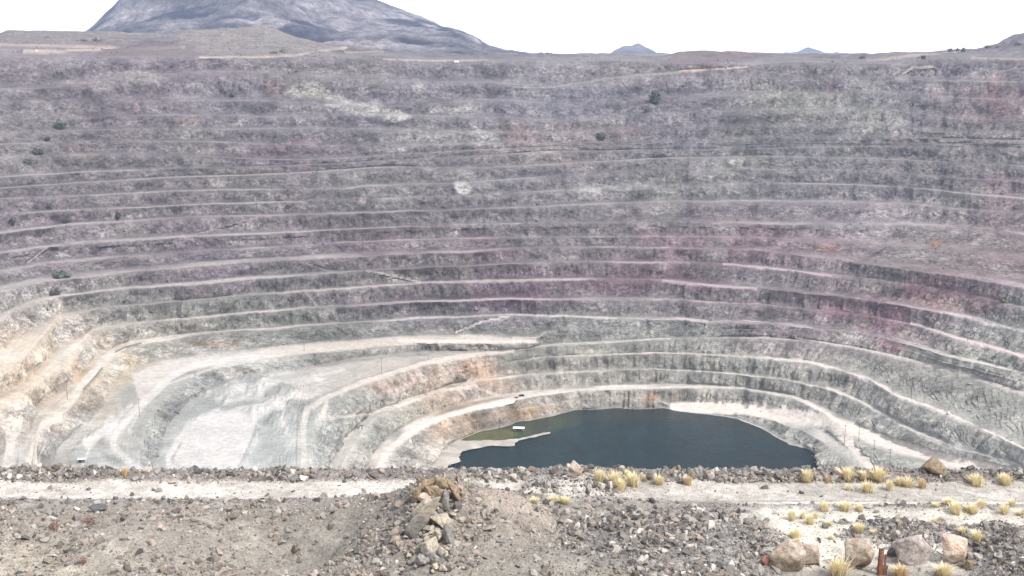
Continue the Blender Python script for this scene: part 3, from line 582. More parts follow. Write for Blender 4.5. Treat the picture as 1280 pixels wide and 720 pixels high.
# ------------------------------------------------------------------ foreground terrace
GZ = -22.0
def gh(X, Y):
    X = np.asarray(X, float); Y = np.asarray(Y, float)
    z = np.full(np.broadcast(X, Y).shape, GZ)
    # windrow berm along the pit edge
    yb = 62.0 + .25 * fbm(X / 4, X * 0 + 1, o=3, seed=2); d = (Y - yb)
    h = .44 + .10 * fbm(X / 1.6, X * 0 + 5, o=3, seed=8) + .14 * np.exp(-((X + 24.5) / 3.) ** 2)
    z = z + h * np.clip(1 - np.abs(d + fbm(X, Y, o=2, seed=3) * .12) / .75, 0, 1) ** .8
    z = z - np.clip(Y - 63.4, 0, 50) * .85
    # ridge between the wheel tracks on the right, low windrow along the road's near edge
    yr = 57.7 + .1 * fbm(X / 3, X * 0, o=2, seed=4); z = z + .10 * np.exp(-((Y - yr) / .35) ** 2) * sm(7, 11, X)
    yl = 58.3 + .25 * fbm(X / 5, X * 0, o=2, seed=9); z = z + .16 * np.exp(-((Y - yl) / .45) ** 2) * sm(9, 5, X)
    # brown spoil slope on the left, falling toward the camera then humped
    z = z + sm(57.8, 55.5, Y) * sm(-1, -5, X) * (.35 * fbm(X / 5, Y / 4, o=3, seed=10) + .25)
    # centre cone with a ridge that runs to the camera
    wob = 1 + .22 * fbm(X / 1.5, Y / 1.5, o=3, seed=88); r = np.hypot(X + 3.15, np.where(Y > 55.2, (Y - 55.2) * 1.3, (Y - 55.2) * .60)) * wob; cone = 2.75 * np.exp(-(r / 2.9) ** 1.35)
    r2 = np.hypot((X + .7) * .72, (Y - 54.0) * .62); cone2 = 2.0 * np.exp(-(r2 / 2.0) ** 2)
    z = z + np.log(np.exp(3 * cone) + np.exp(3 * cone2) - 1) / 3
    z = z - 1.0 * np.exp(-((X + 9.5) / 3.2) ** 2 - ((Y - 52.3) / 2.6) ** 2) + .8 * np.exp(-((X + 16) / 3.6) ** 2 - ((Y - 51.5) / 2.6) ** 2) - .5 * np.exp(-((X + 21) / 2) ** 2 - ((Y - 51) / 2.5) ** 2) - .5 * np.exp(-((X - 2.8) / 1.5) ** 2 - ((Y - 53) / 2.5) ** 2)
    def heap(cx, cy, rx, ry, h, p=1.5): return h * np.clip(1 - np.hypot((X - cx) / rx, (Y - cy) / ry) ** p, 0, 1)
    z = z + heap(3.0, 60.4, 2.6, 1.9, .62) + heap(4.4, 59.6, 2.4, 1.6, .25)
    z = z + heap(6.0, 53.6, 4.2, 2.6, 1.15) + heap(10.0, 53.3, 2.9, 2.8, 1.0) + heap(8, 50.6, 5, 2.6, .8) + heap(3.4, 50.3, 3, 2, .5)
    z = z + heap(18.0, 54.0, 2.9, 1.5, .75) + heap(22.4, 51.6, 2.8, 3.8, 1.1) + heap(20.6, 53.6, 1.2, 1., .2)
    broken = sm(58.6, 57.2, Y) * (1 - .75 * sm(10.5, 12, X) * (1 - sm(20, 21, X)))
    z = z + fbm(X / 1.3, Y / 1.3, o=4, seed=22) * .16 * broken + fbm(X / .35, Y / .35, o=3, seed=23) * .05 * np.clip(broken + .25 + (Y > 61.3), 0, 1)
    return z
def col_fg(X, Y):
    px, py = to_px(np.stack([X, Y, gh(X, Y)], -1))
    n = fbm(X / 1.5, Y / 1.5, o=4, seed=31); n2 = fbm(X / .5, Y / .5, o=3, seed=32); px = px + n * 30; pyy = py + n * 4
    base = lin((150, 145, 136)) * np.ones(X.shape + (3,))
    def mix(w, c):
        nonlocal base
        w = w[..., None]; base = base * (1 - w) + lin(c) * w
    mix(sm(380, 300, px) * sm(630, 645, pyy), (158, 152, 142)); mix(sm(200, 60, px) * sm(650, 700, pyy), (178, 170, 156))
    road = sm(61.5, 61.2, Y + n2 * .1) * sm(58.3, 58.8, Y + n2 * .25)
    mix(road * (1 - .55 * sm(.3, .6, n2 + .5) * sm(760, 800, px)), (204, 198, 189))
    rt = sm(61.5, 61.2, Y) * sm(10.6, 12.2, X + n) * (1 - sm(20, 22, X) * (Y < 54)); mix(rt * sm(49, 52, Y) * (Y < 58.5), (212, 206, 194))
    rt2 = np.exp(-((Y - 57.75) / .32) ** 2) * sm(6, 9, X) + .8 * np.exp(-((Y - 55.7) / .25) ** 2) * sm(13, 15, X) * sm(19, 17, X); mix(np.clip(rt2, 0, 1) * .85, (150, 147, 147))
    mix(sm(61.2, 61.5, Y) * .9, (140, 134, 132))
    mix(np.exp(-((Y - 58.2) / .5) ** 2) * sm(8, 4, X) * .8, (152, 146, 144))
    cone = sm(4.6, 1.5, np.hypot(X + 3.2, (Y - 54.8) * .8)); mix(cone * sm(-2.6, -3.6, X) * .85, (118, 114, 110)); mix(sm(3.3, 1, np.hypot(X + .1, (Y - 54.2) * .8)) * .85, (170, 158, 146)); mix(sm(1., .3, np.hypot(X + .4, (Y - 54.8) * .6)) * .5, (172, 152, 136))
    gp = sm(1.1, .6, np.hypot((X - 7.6) / 5.4, (Y - 52.4) / 4.2)); mix(gp * .8, (142, 140, 140)); mix(sm(1.1, .5, np.hypot((X - 22) / 3, (Y - 51.5) / 3.8)) * .8, (146, 144, 146)); mix(sm(1.1, .6, np.hypot((X - 18) / 3, (Y - 54) / 1.6)) * .7, (150, 146, 148))
    return base * (1 + .28 * n2 + .2 * n)[..., None] * .80
xs = np.concatenate([np.linspace(-110, -30, 40)[:-1], np.arange(-30, 30, .065), np.linspace(30, 110, 40)])
ys = np.concatenate([np.arange(45, 64.5, .052), np.linspace(64.5, 78, 20)[1:]])
X, Y = np.meshgrid(xs, ys)
Zf = gh(X, Y)
c = np.clip(col_fg(X, Y), .02, .85)
V = np.stack([X, Y, Zf], -1)
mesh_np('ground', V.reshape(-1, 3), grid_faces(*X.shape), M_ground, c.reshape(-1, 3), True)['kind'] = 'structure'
# the hillside that carries the viewpoint
xs = np.linspace(-160, 160, 90); ys = np.linspace(-120, 45.3, 110); X, Y = np.meshgrid(xs, ys)
Z = np.where(Y > 0, -1.9 - Y * (22.3 - 1.9) / 45.3 * 1.0, -1.9) - .0 + fbm(X / 9, Y / 9, o=4, seed=77) * .5 * sm(44.5, 38, Y) * sm(3, 12, np.hypot(X, Y)) - .4 * sm(44.8, 42, Y) * 0
Z = np.where(Y > 0, np.minimum(Z, -.43 * Y - 1.5 - .3), Z)
Z = np.maximum(Z, -22.4)
mesh_np('hillside', np.stack([X, Y, Z], -1).reshape(-1, 3), grid_faces(*X.shape), M_ground, (lin((165, 155, 145)) * .9) * np.ones((X.size, 3)), True)['kind'] = 'structure'

def hit(x, y):                      # where the line of sight through an image point meets the terrace
    Dv = np.arange(46, 64, .02); Xv = (x - 640) / F * float(kx(y)) * Dv; zv = -Dv * float(tanr(y)); g = gh(Xv, Dv)
    i = np.argmax(zv <= g) if (zv <= g).any() else len(Dv) - 1
    return Vector((float(Xv[i]), float(Dv[i]), float(g[i])))

# ------------------------------------------------------------------ loose rubble (stuff)
def rock_proto(k, sub=1):
    bm = bmesh.new(); r = np.random.default_rng(k)
    for _ in range(11): q_ = r.normal(size=3); q_ /= np.linalg.norm(q_); bm.verts.new(q_ * 1.12)
    bmesh.ops.convex_hull(bm, input=bm.verts[:]); bmesh.ops.delete(bm, geom=[v for v in bm.verts if not v.link_faces], context='VERTS'); bmesh.ops.triangulate(bm, faces=bm.faces[:]); bm.verts.index_update()
    s = Vector((1, r.uniform(.5, .9), r.uniform(.35, .75)))
    for v in bm.verts:
        v.co *= r.uniform(.88, 1.12); v.co.x *= s.x; v.co.y *= s.y; v.co.z *= s.z
    V = np.array([v.co[:] for v in bm.verts]); Fc = np.array([[v.index for v in f.verts] for f in bm.faces]); bm.free(); return V, Fc
protos = [rock_proto(i) for i in range(18)]
def scatter(name, P, size, colr, label, cat):
    Vs, Fs, Cs = [], [], []; off = 0
    pid = rng.integers(0, len(protos), len(P))
    for k, (pv, pf) in enumerate(protos):
        m = np.where(pid == k)[0]
        if not len(m): continue
        q = rng.normal(size=(len(m), 4)); q[:, 1:3] *= .6; q /= np.linalg.norm(q, axis=1, keepdims=True)
        w, x, y, z = q.T
        Rm = np.stack([1 - 2 * (y * y + z * z), 2 * (x * y - z * w), 2 * (x * z + y * w), 2 * (x * y + z * w), 1 - 2 * (x * x + z * z), 2 * (y * z - x * w), 2 * (x * z - y * w), 2 * (y * z + x * w), 1 - 2 * (x * x + y * y)], -1).reshape(-1, 3, 3)
        v = np.einsum('nij,vj->nvi', Rm, pv) * size[m][:, None, None] + P[m][:, None, :]
        Vs.append(v.reshape(-1, 3)); Fs.append((pf[None] + (np.arange(len(m)) * len(pv))[:, None, None] + off).reshape(-1, 3)); off += v.shape[0] * v.shape[1]
        Cs.append(np.repeat(colr[m], len(pv), 0))
    o = mesh_np(name, np.concatenate(Vs), np.concatenate(Fs), M_stone, np.concatenate(Cs), False)
    tag(o, label, cat, kind='stuff')
n = 330000
Xr = rng.uniform(-27, 27, n); Yr = rng.uniform(47, 63.2, n)
def dens(X, Y):
    d = .55 * sm(58.6, 57.6, Y)
    d = np.maximum(d, 1.5 * sm(61.1, 61.45, Y))
    d = np.maximum(d, .9 * np.exp(-((Y - 58.2) / .4) ** 2) * sm(9, 5, X))
    clear = sm(10.8, 12, X) * (1 - sm(20.5, 21.5, X) * (Y < 55)) * (Y < 61.1)
    d = d * (1 - .92 * clear)
    d = np.maximum(d, .75 * np.exp(-((Y - 57.75) / .28) ** 2) * sm(6, 9, X)); d = np.maximum(d, .6 * np.exp(-((Y - 55.7) / .22) ** 2) * sm(13, 15, X) * sm(19, 17, X))
    d = np.maximum(d, 1.4 * sm(1.1, .8, np.hypot((X - 7.6) / 5.6, (Y - 52.4) / 4.3))); d = np.maximum(d, 1.5 * sm(1.1, .8, np.hypot((X - 22.4) / 3, (Y - 51.5) / 3.8))); d = np.maximum(d, 1.4 * sm(1.1, .8, np.hypot((X - 18) / 3, (Y - 54) / 1.6)))
    d = np.maximum(d, 1.4 * sm(1.1, .8, np.hypot((X - 3.4) / 2.8, (Y - 60.3) / 1.9)))
    d = d * (1 - .6 * sm(1.1, .7, np.hypot((X - .2) / 2.2, (Y - 54.4) / 2.2)))
    d = np.maximum(d, 1.25 * sm(1.1, .6, np.hypot((X + 4.6) / 2.9, (Y - 52.6) / 3.4))); d = np.maximum(d, 1.1 * sm(1.1, .6, np.hypot((X + 2.2) / 1.6, (Y - 52.0) / 3)))
    d = d * (.45 + .9 * sm(-.3, .4, fbm(X / 1.8, Y / 1.8, o=3, seed=51)))
    d = d * (1 - .6 * sm(1.2, .7, np.hypot((X + 13) / 6, (Y - 53) / 3)) * 1)
    return d + .03
keep = rng.uniform(0, 1.6, n) < dens(Xr, Yr); Xr, Yr = Xr[keep], Yr[keep]; n = len(Xr)
sz = .019 + .036 * rng.pareto(2.5, n); dn = dens(Xr, Yr); sz = np.clip(sz * (.75 + .35 * dn), .02, .26)
Zr = gh(Xr, Yr) + sz * .12
cc = np.array([(144, 140, 134), (166, 161, 154), (122, 117, 112), (150, 138, 126), (196, 190, 182), (104, 101, 100), (160, 148, 136)])
ci = rng.choice(7, n, p=[.25, .2, .17, .12, .1, .1, .06]); brown = (Xr < -1) & (Yr < 58); ci = np.where(brown & (rng.uniform(size=n) < .3), 6, ci)
cs = lin(cc[ci]) * rng.uniform(.55, 1.15, (n, 1)) * .9
print('stones', n)
scatter('loose_rubble', np.stack([Xr, Yr, Zr], -1), sz, cs, 'loose grey and brown broken stones strewn over the berm and spoil heaps', 'rubble')
# talus blocks on the pit floor and benches (tiny at this range)
mk = np.argwhere((FA > .0) & (Dg > 700) & (Dg < 1750) & (PX > -20) & (PX < 1300))
ar = np.linalg.norm(np.cross(np.gradient(P, axis=0), np.gradient(P, axis=1)), axis=-1)[mk[:, 0], mk[:, 1]] * (.4 + FA[mk[:, 0], mk[:, 1]]) * sm(-.2, .5, vnoise(P[mk[:, 0], mk[:, 1], 0] / 40, P[mk[:, 0], mk[:, 1], 2] / 15))
mk = mk[rng.choice(len(mk), 24000, replace=False, p=ar / ar.sum())]
Pt = P2[mk[:, 0], mk[:, 1]] + rng.uniform(-2, 2, (len(mk), 3)) * np.array([1, 1, .2]); szt = np.clip(.35 + .5 * rng.pareto(2.8, len(mk)), .3, 2.6)
ct = np.clip(colr[mk[:, 0], mk[:, 1]] * rng.uniform(.65, 1.45, (len(mk), 1)), .03, .8)
scatter('talus_blocks', Pt, szt, ct, 'fallen grey and mauve rock blocks strewn across the pit walls', 'rubble')

# ------------------------------------------------------------------ boulders
M_b_grey = rock_mat('boulder_grey', (150, 142, 138), (190, 182, 176), (120, 112, 108), 1.6)
M_b_tan = rock_mat('boulder_tan', (158, 148, 134), (186, 180, 168), (138, 112, 92), 1.8)
M_b_brown = rock_mat('boulder_brown', (132, 122, 106), (160, 148, 128), (112, 92, 74), 2.0)
M_b_pink = rock_mat('boulder_pink', (196, 180, 164), (214, 202, 186), (168, 138, 120), 1.6)
M_b_dark = rock_mat('boulder_dark', (98, 98, 102), (124, 122, 122), (80, 78, 80), 2.5)
def boulder_bm(seed, dims, angular=1.0, hollow=None):
    r = random.Random(seed); bm = bmesh.new()
    for i in range(13):
        v = Vector((r.gauss(0, 1), r.gauss(0, 1), r.gauss(0, 1))).normalized() * r.uniform(.86, 1.12); bm.verts.new(v)
    bmesh.ops.convex_hull(bm, input=bm.verts[:])
    bmesh.ops.delete(bm, geom=[v for v in bm.verts if not v.link_faces], context='VERTS')
    bmesh.ops.bevel(bm, geom=bm.edges[:], offset=.06, segments=1, affect='EDGES', profile=.5)
    bmesh.ops.triangulate(bm, faces=bm.faces[:])
    for _ in range(3): bmesh.ops.subdivide_edges(bm, edges=[e for e in bm.edges if e.calc_length() > .12], cuts=1); bmesh.ops.triangulate(bm, faces=bm.faces[:])
    V = np.array([v.co[:] for v in bm.verts]); nrm = V / np.linalg.norm(V, axis=1, keepdims=True)
    d = fbm(V[:, 0] * 1.6 + seed, V[:, 1] * 1.6, V[:, 2] * 1.6, o=5, seed=seed) * .12 - .10 * np.clip(ridged(V[:, 0] * 1.3, V[:, 1] * 1.3 + seed, V[:, 2] * 1.3, o=3, seed=seed) - .55, 0, 1)
    V = V + nrm * d[:, None]
    if hollow is not None:
        hv, hr, hd = hollow; q = np.linalg.norm(V - np.array(hv), axis=1); V = V - nrm * (hd * np.exp(-(q / hr) ** 2))[:, None]
    V *= np.array(dims) / 2
    for v, p in zip(bm.verts, V): v.co = p
    bm.normal_update(); return bm
def boulder(x, y, w, h, mat, label, seed, dd=.8, name='boulder', rz=0, tilt=0, hollow=None, sink=.18, wide=None):
    """x = centre column, y = row where it meets the ground; w,h in photo pixels"""
    p = hit(x, y); s = p.y / F * 1.16; W, Hh = w * s, h * s
    bm = boulder_bm(seed, (W, W * dd, Hh * 1.15), hollow=hollow)
    o = obj_bm(name, bm, mat); o.rotation_euler = (0, R(tilt), R(rz)); o.location = (p.x, p.y + W * dd * .4, p.z + Hh * (.5 - sink * .5))
    return tag(o, label, 'boulder')
boulder(718, 598, 21, 19, M_b_tan, 'pale brown boulder with a dark hollow on the berm crest, in front of the lake', 3, hollow=((-.35, -.8, -.25), .34, .42), dd=.8)
boulder(1169, 601, 34, 24, M_b_brown, 'brown flat-bottomed boulder perched on the berm at the right', 5, dd=.8, tilt=4)
boulder(984, 719, 50, 42, M_b_tan, 'large tan and grey boulder at the bottom edge, left of the boulder row', 8, dd=.75, tilt=-12)
boulder(1011, 710, 36, 32, M_b_tan, 'brown angular boulder leaning on the right side of the leftmost large boulder', 12, dd=.8, tilt=14)
boulder(1077, 714, 50, 40, M_b_tan, 'tan stained boulder just left of the red-brown wooden stump', 14, dd=.7, tilt=6)
boulder(1147, 712, 52, 38, M_b_grey, 'smooth light grey boulder between the wooden stump and the pink boulder', 17, dd=.75)
boulder(1196, 708, 48, 36, M_b_pink, 'pale pinkish cream boulder, rightmost of the front boulder row', 19, dd=.75, tilt=-8)
boulder(1119, 699, 16, 15, M_b_dark, 'small dark boulder wedged between the stump and the grey boulder', 23)
boulder(1214, 714, 15, 14, M_b_brown, 'small brown stone at the right foot of the pinkish boulder', 29)
boulder(957, 709, 18, 12, rock_mat('stone_red', (150, 104, 92), (176, 140, 128), (120, 74, 66), 4), 'reddish stone at the left foot of the large tan boulder', 31)
boulder(1257, 595, 14, 10, M_b_dark, 'dark squarish rock on the berm crest near the right edge', 33)
boulder(393, 595, 9, 12, M_b_grey, 'pale upright rock on the berm crest left of centre', 35)
boulder(248, 594, 13, 9, M_b_dark, 'dark lump of rock on the left part of the berm crest', 37)
boulder(119, 641, 26, 7, M_b_dark, 'long flat dark stone on the near edge of the dirt road at left', 39)
boulder(202, 664, 12, 8, M_b_pink, 'whitish stone on the brown slope left of centre', 41)
boulder(176, 662, 9, 6, M_b_grey, 'pale grey stone just left of the whitish stone on the brown slope', 43)
boulder(264, 661, 12, 8, M_b_grey, 'grey stone on the brown slope right of the whitish stone', 44)
boulder(731, 695, 14, 18, M_b_grey, 'pointed grey rock standing in the rubble heap right of the cone', 47)
boulder(840, 678, 10, 6, M_b_pink, 'pale flat stone on the front of the grey rubble heap', 49)
boulder(848, 716, 14, 12, M_b_grey, 'pinkish grey rock at the bottom of the rubble heap', 53)
p = hit(1056, 602)
bm = bmesh.new(); bmesh.ops.create_cube(bm, size=1); bmesh.ops.subdivide_edges(bm, edges=bm.edges[:], cuts=5)
for v in bm.verts:
    v.co.x *= 1.15; v.co.y *= .3; v.co.z *= .13; v.co += Vector((0, .05, .04)) * float(vnoise(v.co.x * 3, v.co.y * 3, v.co.z * 3)) + Vector((0, 0, -.1 * v.co.x ** 2))
o = obj_bm('rock_slab', bm, M_b_pink); o.location = (p.x, p.y + .25, p.z + .3); o.rotation_euler = (.3, R(33), 0)
tag(o, 'long pale slab of rock lying tilted on the berm among grass tufts', 'rock slab')

# centre outcrop on the cone
ox = hit(540, 690); root = empty('rock_outcrop', ox); tag(root, 'cracked outcrop of tan and grey rock blocks on the crest of the central spoil cone', 'rock outcrop')
M_o1 = rock_mat('outcrop_tan', (172, 165, 150), (196, 188, 172), (142, 130, 112), 2.2); M_o2 = rock_mat('outcrop_grey', (138, 134, 130), (166, 162, 156), (110, 106, 104), 2.4); M_o3 = rock_mat('outcrop_brown', (146, 130, 108), (172, 154, 130), (116, 98, 80), 3)
for (x, y, w, h, m_, sd, rx, ry, dd) in [(520, 676, 18, 30, M_o2, 1, 10, 34, .7), (528, 652, 20, 30, M_o1, 91, 10, 30, .7), (534, 664, 16, 44, M_o1, 22, 10, 32, .8), (550, 664, 27, 17, M_o1, 2, 0, 12, .9), (549, 682, 22, 17, M_o1, 4, 5, -18, .9), (536, 694, 24, 19, M_o1, 6, 10, 22, .8), (561, 684, 14, 26, M_o2, 9, 12, -10, .8), (557, 640, 9, 22, M_o2, 10, 0, 4, .9), (531, 633, 17, 12, M_b_pink, 11, 0, -10, .9), (519, 632, 12, 28, M_o3, 13, 5, 16, 1.), (567, 632, 14, 28, M_o3, 15, 5, -14, 1.), (536, 618, 17, 15, M_o3, 16, 0, 0, .9), (548, 614, 16, 14, M_o3, 92, 0, 10, .9), (558, 620, 17, 16, M_o3, 21, 0, 12, .9), (545, 632, 24, 24, M_o3, 93, 0, -8, .9), (537, 628, 16, 18, M_o3, 94, 0, 12, .9), (556, 632, 16, 18, M_o1, 95, 0, -12, .9), (543, 636, 10, 12, M_o2, 24, 0, 0, .9), (540, 708, 18, 14, M_o2, 26, 0, 14, .9), (550, 704, 16, 13, M_o2, 28, 0, -14, .9), (528, 708, 15, 12, M_o2, 30, 0, 10, .9), (572, 640, 9, 12, M_b_dark, 32, 0, 0, .9), (562, 716, 14, 11, M_o2, 34, 0, -14, .9)]:
    p = hit(x, y); s = p.y / F * 1.42
    o = obj_bm('rock_block', boulder_bm(sd + 60, (w * s, w * s * dd, h * s * 1.15)), m_, root)
    o.location = Vector((p.x, p.y + w * s * dd * .22, p.z + h * s * .40)) - ox; o.rotation_euler = (R(rx), R(ry), 0)
# broken lumps on top of the outcrop
for i in range(70):
    x = 546 + random.gauss(0, 15); y = 618 + random.gauss(0, 9); w = random.uniform(4, 9)
    p = hit(x, y); s = p.y / F
    o = obj_bm('rock_chip', boulder_bm(500 + i, (w * s, w * s * .8, w * s * .8)), random.choice([M_o3, M_o3, M_o1, M_o2]), root)
    o.location = Vector((p.x, p.y - .05 + random.uniform(0, .2), p.z + random.uniform(.1, .5))) - ox; o.rotation_euler = (random.uniform(-.5, .5), random.uniform(-.5, .5), random.uniform(0, 3))

for i in range(120):
    y = random.uniform(612, 718); x = 545 + random.gauss(0, 13 + (y - 620) * .25); w = random.uniform(6, 17) * (1.1 - (abs(x - 545) / 75)) * 1.12
    if w < 4: continue
    p = hit(x, y); q = p.y / F
    o = obj_bm('rock_block', boulder_bm(300 + i, (w * q, w * q * .8, w * q * .7)), random.choice([M_o2, M_o1, M_o1]), root)
    o.location = Vector((p.x, p.y, p.z + .12)) - ox; o.rotation_euler = (random.uniform(-.5, .5), random.uniform(-.5, .5), random.uniform(0, 3))
# wooden stump
p = hit(1101, 719); r = empty('wooden_stump', p); tag(r, 'splintered red-brown wooden stump standing upright in front of the tan boulder', 'wooden stump')
M_wood = rock_mat('weathered_wood', (134, 92, 72), (166, 126, 100), (98, 64, 50), 5)
def stake(w, h, dx, lean, seed):
    bm = bmesh.new(); nz, na = 12, 9; rr = random.Random(seed); rings = []
    for k in range(nz + 1):
        t = k / nz; ring = []
        for a in range(na):
            an = a / na * 2 * math.pi; rad = w / 2 * (1 + .22 * math.sin(an * 3 + seed) + .05 * rr.gauss(0, 1)) * (1.12 - .2 * t)
            zz = h * t + (rr.uniform(-.16, .1) if k == nz else 0); ring.append(bm.verts.new((math.cos(an) * rad + lean * t + dx, math.sin(an) * rad * .8, zz)))
        rings.append(ring)
    for k in range(nz):
        for a in range(na): bm.faces.new((rings[k][a], rings[k][(a + 1) % na], rings[k + 1][(a + 1) % na], rings[k + 1][a]))
    bm.faces.new(rings[-1]); return bm
obj_bm('post', stake(.22, 1.18, -.06, .02, 1), M_wood, r); obj_bm('splinter', stake(.1, .98, .13, .03, 2), M_wood, r); obj_bm('splinter', stake(.07, .45, .2, .05, 3), M_wood, r)

# ------------------------------------------------------------------ dry grass tufts
def grass_mat(name, a, b_):
    m, nt, b = new_mat(name); oi = N(nt, 'ShaderNodeAttribute', attribute_name='Col')
    nt.links.new(oi.outputs['Color'], b.inputs['Base Color']); b.inputs['Roughness'].default_value = .8
    return m
M_gr = grass_mat('dry_grass', None, None)
def tuft_mesh(seed, nb=330, spread=.42, tan=0.):
    r = np.random.default_rng(seed); V, Fc, C = [], [], []
    for i in range(nb):
        an = r.uniform(0, 2 * math.pi); rad = abs(r.normal(0, .13)); lean = r.uniform(.05, spread) * (1 + rad); h = r.uniform(.45, 1.0) * (1 - .35 * lean)
        bx0, by0 = math.cos(an) * rad, math.sin(an) * rad; a2 = an + r.normal(0, .5); w = r.uniform(.016, .032)
        px_, py_ = -math.sin(a2) * w, math.cos(a2) * w; k = len(V)
        for t in (0, .4, .75, 1):
            l = lean * t ** 1.7; ww = (1 - t * .85); x, y, z = bx0 + math.cos(a2) * l, by0 + math.sin(a2) * l, h * t - .04 - .12 * (t ** 3) * lean
            V += [(x - px_ * ww, y - py_ * ww, z), (x + px_ * ww, y + py_ * ww, z)]
            c0 = lin((168, 146, 100)); c1 = lin((236, 224, 188)) * (1 - tan) + lin((216, 192, 152)) * tan; c_ = (c0 * (1 - min(1, t * 2.2)) + c1 * min(1, t * 2.2)) * r.uniform(.8, 1.1); C += [c_, c_]
        for j in range(3): Fc.append((k + 2 * j, k + 2 * j + 1, k + 2 * j + 3, k + 2 * j + 2))
    return np.array(V), np.array(Fc), np.array(C)
tp = []
for i in range(6):
    V, Fc, C = tuft_mesh(200 + i, 340 if i < 4 else 190, (.42, .5, .36, .45, .5, .4)[i], 1. if i == 5 else 0.)
    o = mesh_np('grass_tuft', V, Fc, M_gr, C); tp.append(o.data); bpy.data.objects.remove(o)
T = [ # x, base y, height px, width factor, proto, label
 (749, 601, 18, 1, 0, 'tall tuft just right of the rounded berm boulder, first of the cluster'), (768, 606, 17, 1, 1, 'broad tuft in the middle of the berm cluster right of the rounded boulder'), (776, 614, 17, .9, 2, 'lowest tuft of the berm cluster, at the edge of the road'),
 (784, 598, 13, .8, 3, 'narrow tuft high at the back of the berm cluster'), (791, 608, 17, 1, 0, 'round tuft at the right end of the berm cluster'), (806, 601, 9, .8, 4, 'faint small tuft just right of the berm cluster'), (824, 606, 15, .9, 1, 'lone medium tuft on the berm in front of the lake, nearer the cluster'), (860, 606, 12, .9, 5, 'lone dull tuft on the berm in front of the lake, farther right'),
 (668, 629, 9, 1.3, 4, 'low tuft on the near road edge right of the cone'), (691, 629, 11, 1.3, 3, 'left of the two joined tufts below the rounded boulder'), (706, 630, 12, 1.3, 1, 'right of the two joined tufts below the rounded boulder'), (157, 595, 13, .7, 5, 'single orange-tinted tuft on the left part of the berm'),
 (1009, 602, 17, .9, 2, 'tall tuft on the berm at the right end of the lake'), (1034, 603, 11, .9, 5, 'sparse dull tuft on the berm left of the tilted slab'), (1060, 600, 15, 1, 0, 'tuft on the berm behind the tilted pale slab'), (1060, 613, 9, .9, 4, 'small tuft at the foot of the berm below the tilted slab'),
 (1079, 599, 12, 1.3, 3, 'wide tuft on the berm crest right of the tilted slab'), (1098, 601, 16, 1.1, 1, 'full tuft on the berm crest, second right of the tilted slab'), (1084, 615, 14, 1.2, 0, 'bushy tuft at the road side below the berm right of the slab'), (1112, 613, 15, .8, 2, 'narrow upright tuft low on the berm midway to the brown boulder'),
 (1125, 607, 14, 1, 3, 'left of two paired tufts on the berm left of the brown boulder'), (1136, 609, 14, 1, 4, 'right of two paired tufts on the berm left of the brown boulder'), (1152, 610, 14, .9, 5, 'dull tan tuft touching the left foot of the brown boulder'), (1220, 607, 18, 1.2, 0, 'large round tuft on the berm right of the brown boulder'), (1256, 606, 15, 1, 1, 'tuft below the dark squarish rock near the right edge'),
 (1170, 634, 7, 1.3, 4, 'tiny tuft on the track ridge below the brown boulder'), (1185, 631, 10, 1.5, 3, 'pale spreading tuft on the track ridge below the brown boulder'), (1194, 642, 14, 1.1, 2, 'upright tuft standing on the track, lowest of the group below the brown boulder'), (1215, 641, 12, 1.3, 1, 'wide tuft on the track below the large round berm tuft'), (1226, 634, 11, 1, 0, 'tuft on the track ridge right of the wide tuft'),
 (1265, 633, 11, 1.1, 2, 'back tuft of the group on the track at the right edge'), (1255, 642, 12, 1, 3, 'front left tuft of the group on the track at the right edge'), (1274, 644, 8, 1.3, 4, 'low tuft cut by the right edge of the picture'), (1167, 656, 11, .9, 2, 'lone tuft on the pale ground above the small rubble pile'),
 (1030, 639, 12, 1, 0, 'tuft on the track ridge below the tilted slab, leftmost there'), (1056, 638, 12, 1.4, 3, 'wide low tuft on the track ridge, middle of three below the slab'), (1074, 639, 11, 1, 1, 'tuft on the track ridge, rightmost of three below the slab'), (989, 650, 13, .8, 2, 'slim tuft on the pale ground at the left end of the near tufts'),
 (1003, 648, 11, .9, 4, 'left rear tuft of the clump of three on the pale ground'), (1012, 655, 14, 1, 0, 'front tuft of the clump of three on the pale ground'), (1019, 648, 10, .9, 3, 'right rear tuft of the clump of three on the pale ground'), (1036, 657, 7, 1.2, 4, 'very small tuft right of the clump of three on the pale ground'),
 (1074, 665, 13, 1.1, 1, 'tuft left of the small rubble pile behind the boulder row'), (1123, 656, 8, 1, 4, 'small tuft just behind the small rubble pile'), (993, 672, 11, 1.3, 3, 'pale tuft behind the leftmost large boulder'), (996, 680, 8, 1, 2, 'little tuft between the pale tuft and the leftmost large boulder'),
 (1038, 674, 7, 1.4, 4, 'flat thin tuft on the pale ground behind the boulder gap'), (1048, 720, 22, 1.2, 0, 'big tuft left of the tan stained boulder at the bottom edge'), (1125, 722, 18, 1.3, 5, 'brownish tuft at the foot of the smooth grey boulder'), (1180, 721, 20, 1.1, 1, 'yellow-green tuft between the grey and pinkish boulders at the bottom edge'),
 (1221, 677, 18, 1.1, 3, 'full tuft right of the small rubble pile, above the gravel heap'), (1203, 667, 9, 1.4, 4, 'low spread tuft at the right end of the small rubble pile'), (1092, 668, 7, 1.5, 4, 'low straw-like tuft at the left foot of the small rubble pile')]
for i, (x, y, h, wf, k, lb) in enumerate(T):
    p = hit(x, y); s = h * p.y / F * 1.22 * (.85 + .3 * ((i * 37) % 10) / 10)
    o = bpy.data.objects.new('grass_tuft', tp[k]); COL.objects.link(o); o.location = p; o.scale = (s * wf * 1.05, s * wf * 1.05, s); o.rotation_euler = (0, 0, i * 2.4)
    assert len(lb.split()) < 15, lb
    tag(o, 'dry yellow ' + lb, 'grass tuft', 'dry grass tufts along the berm and track')

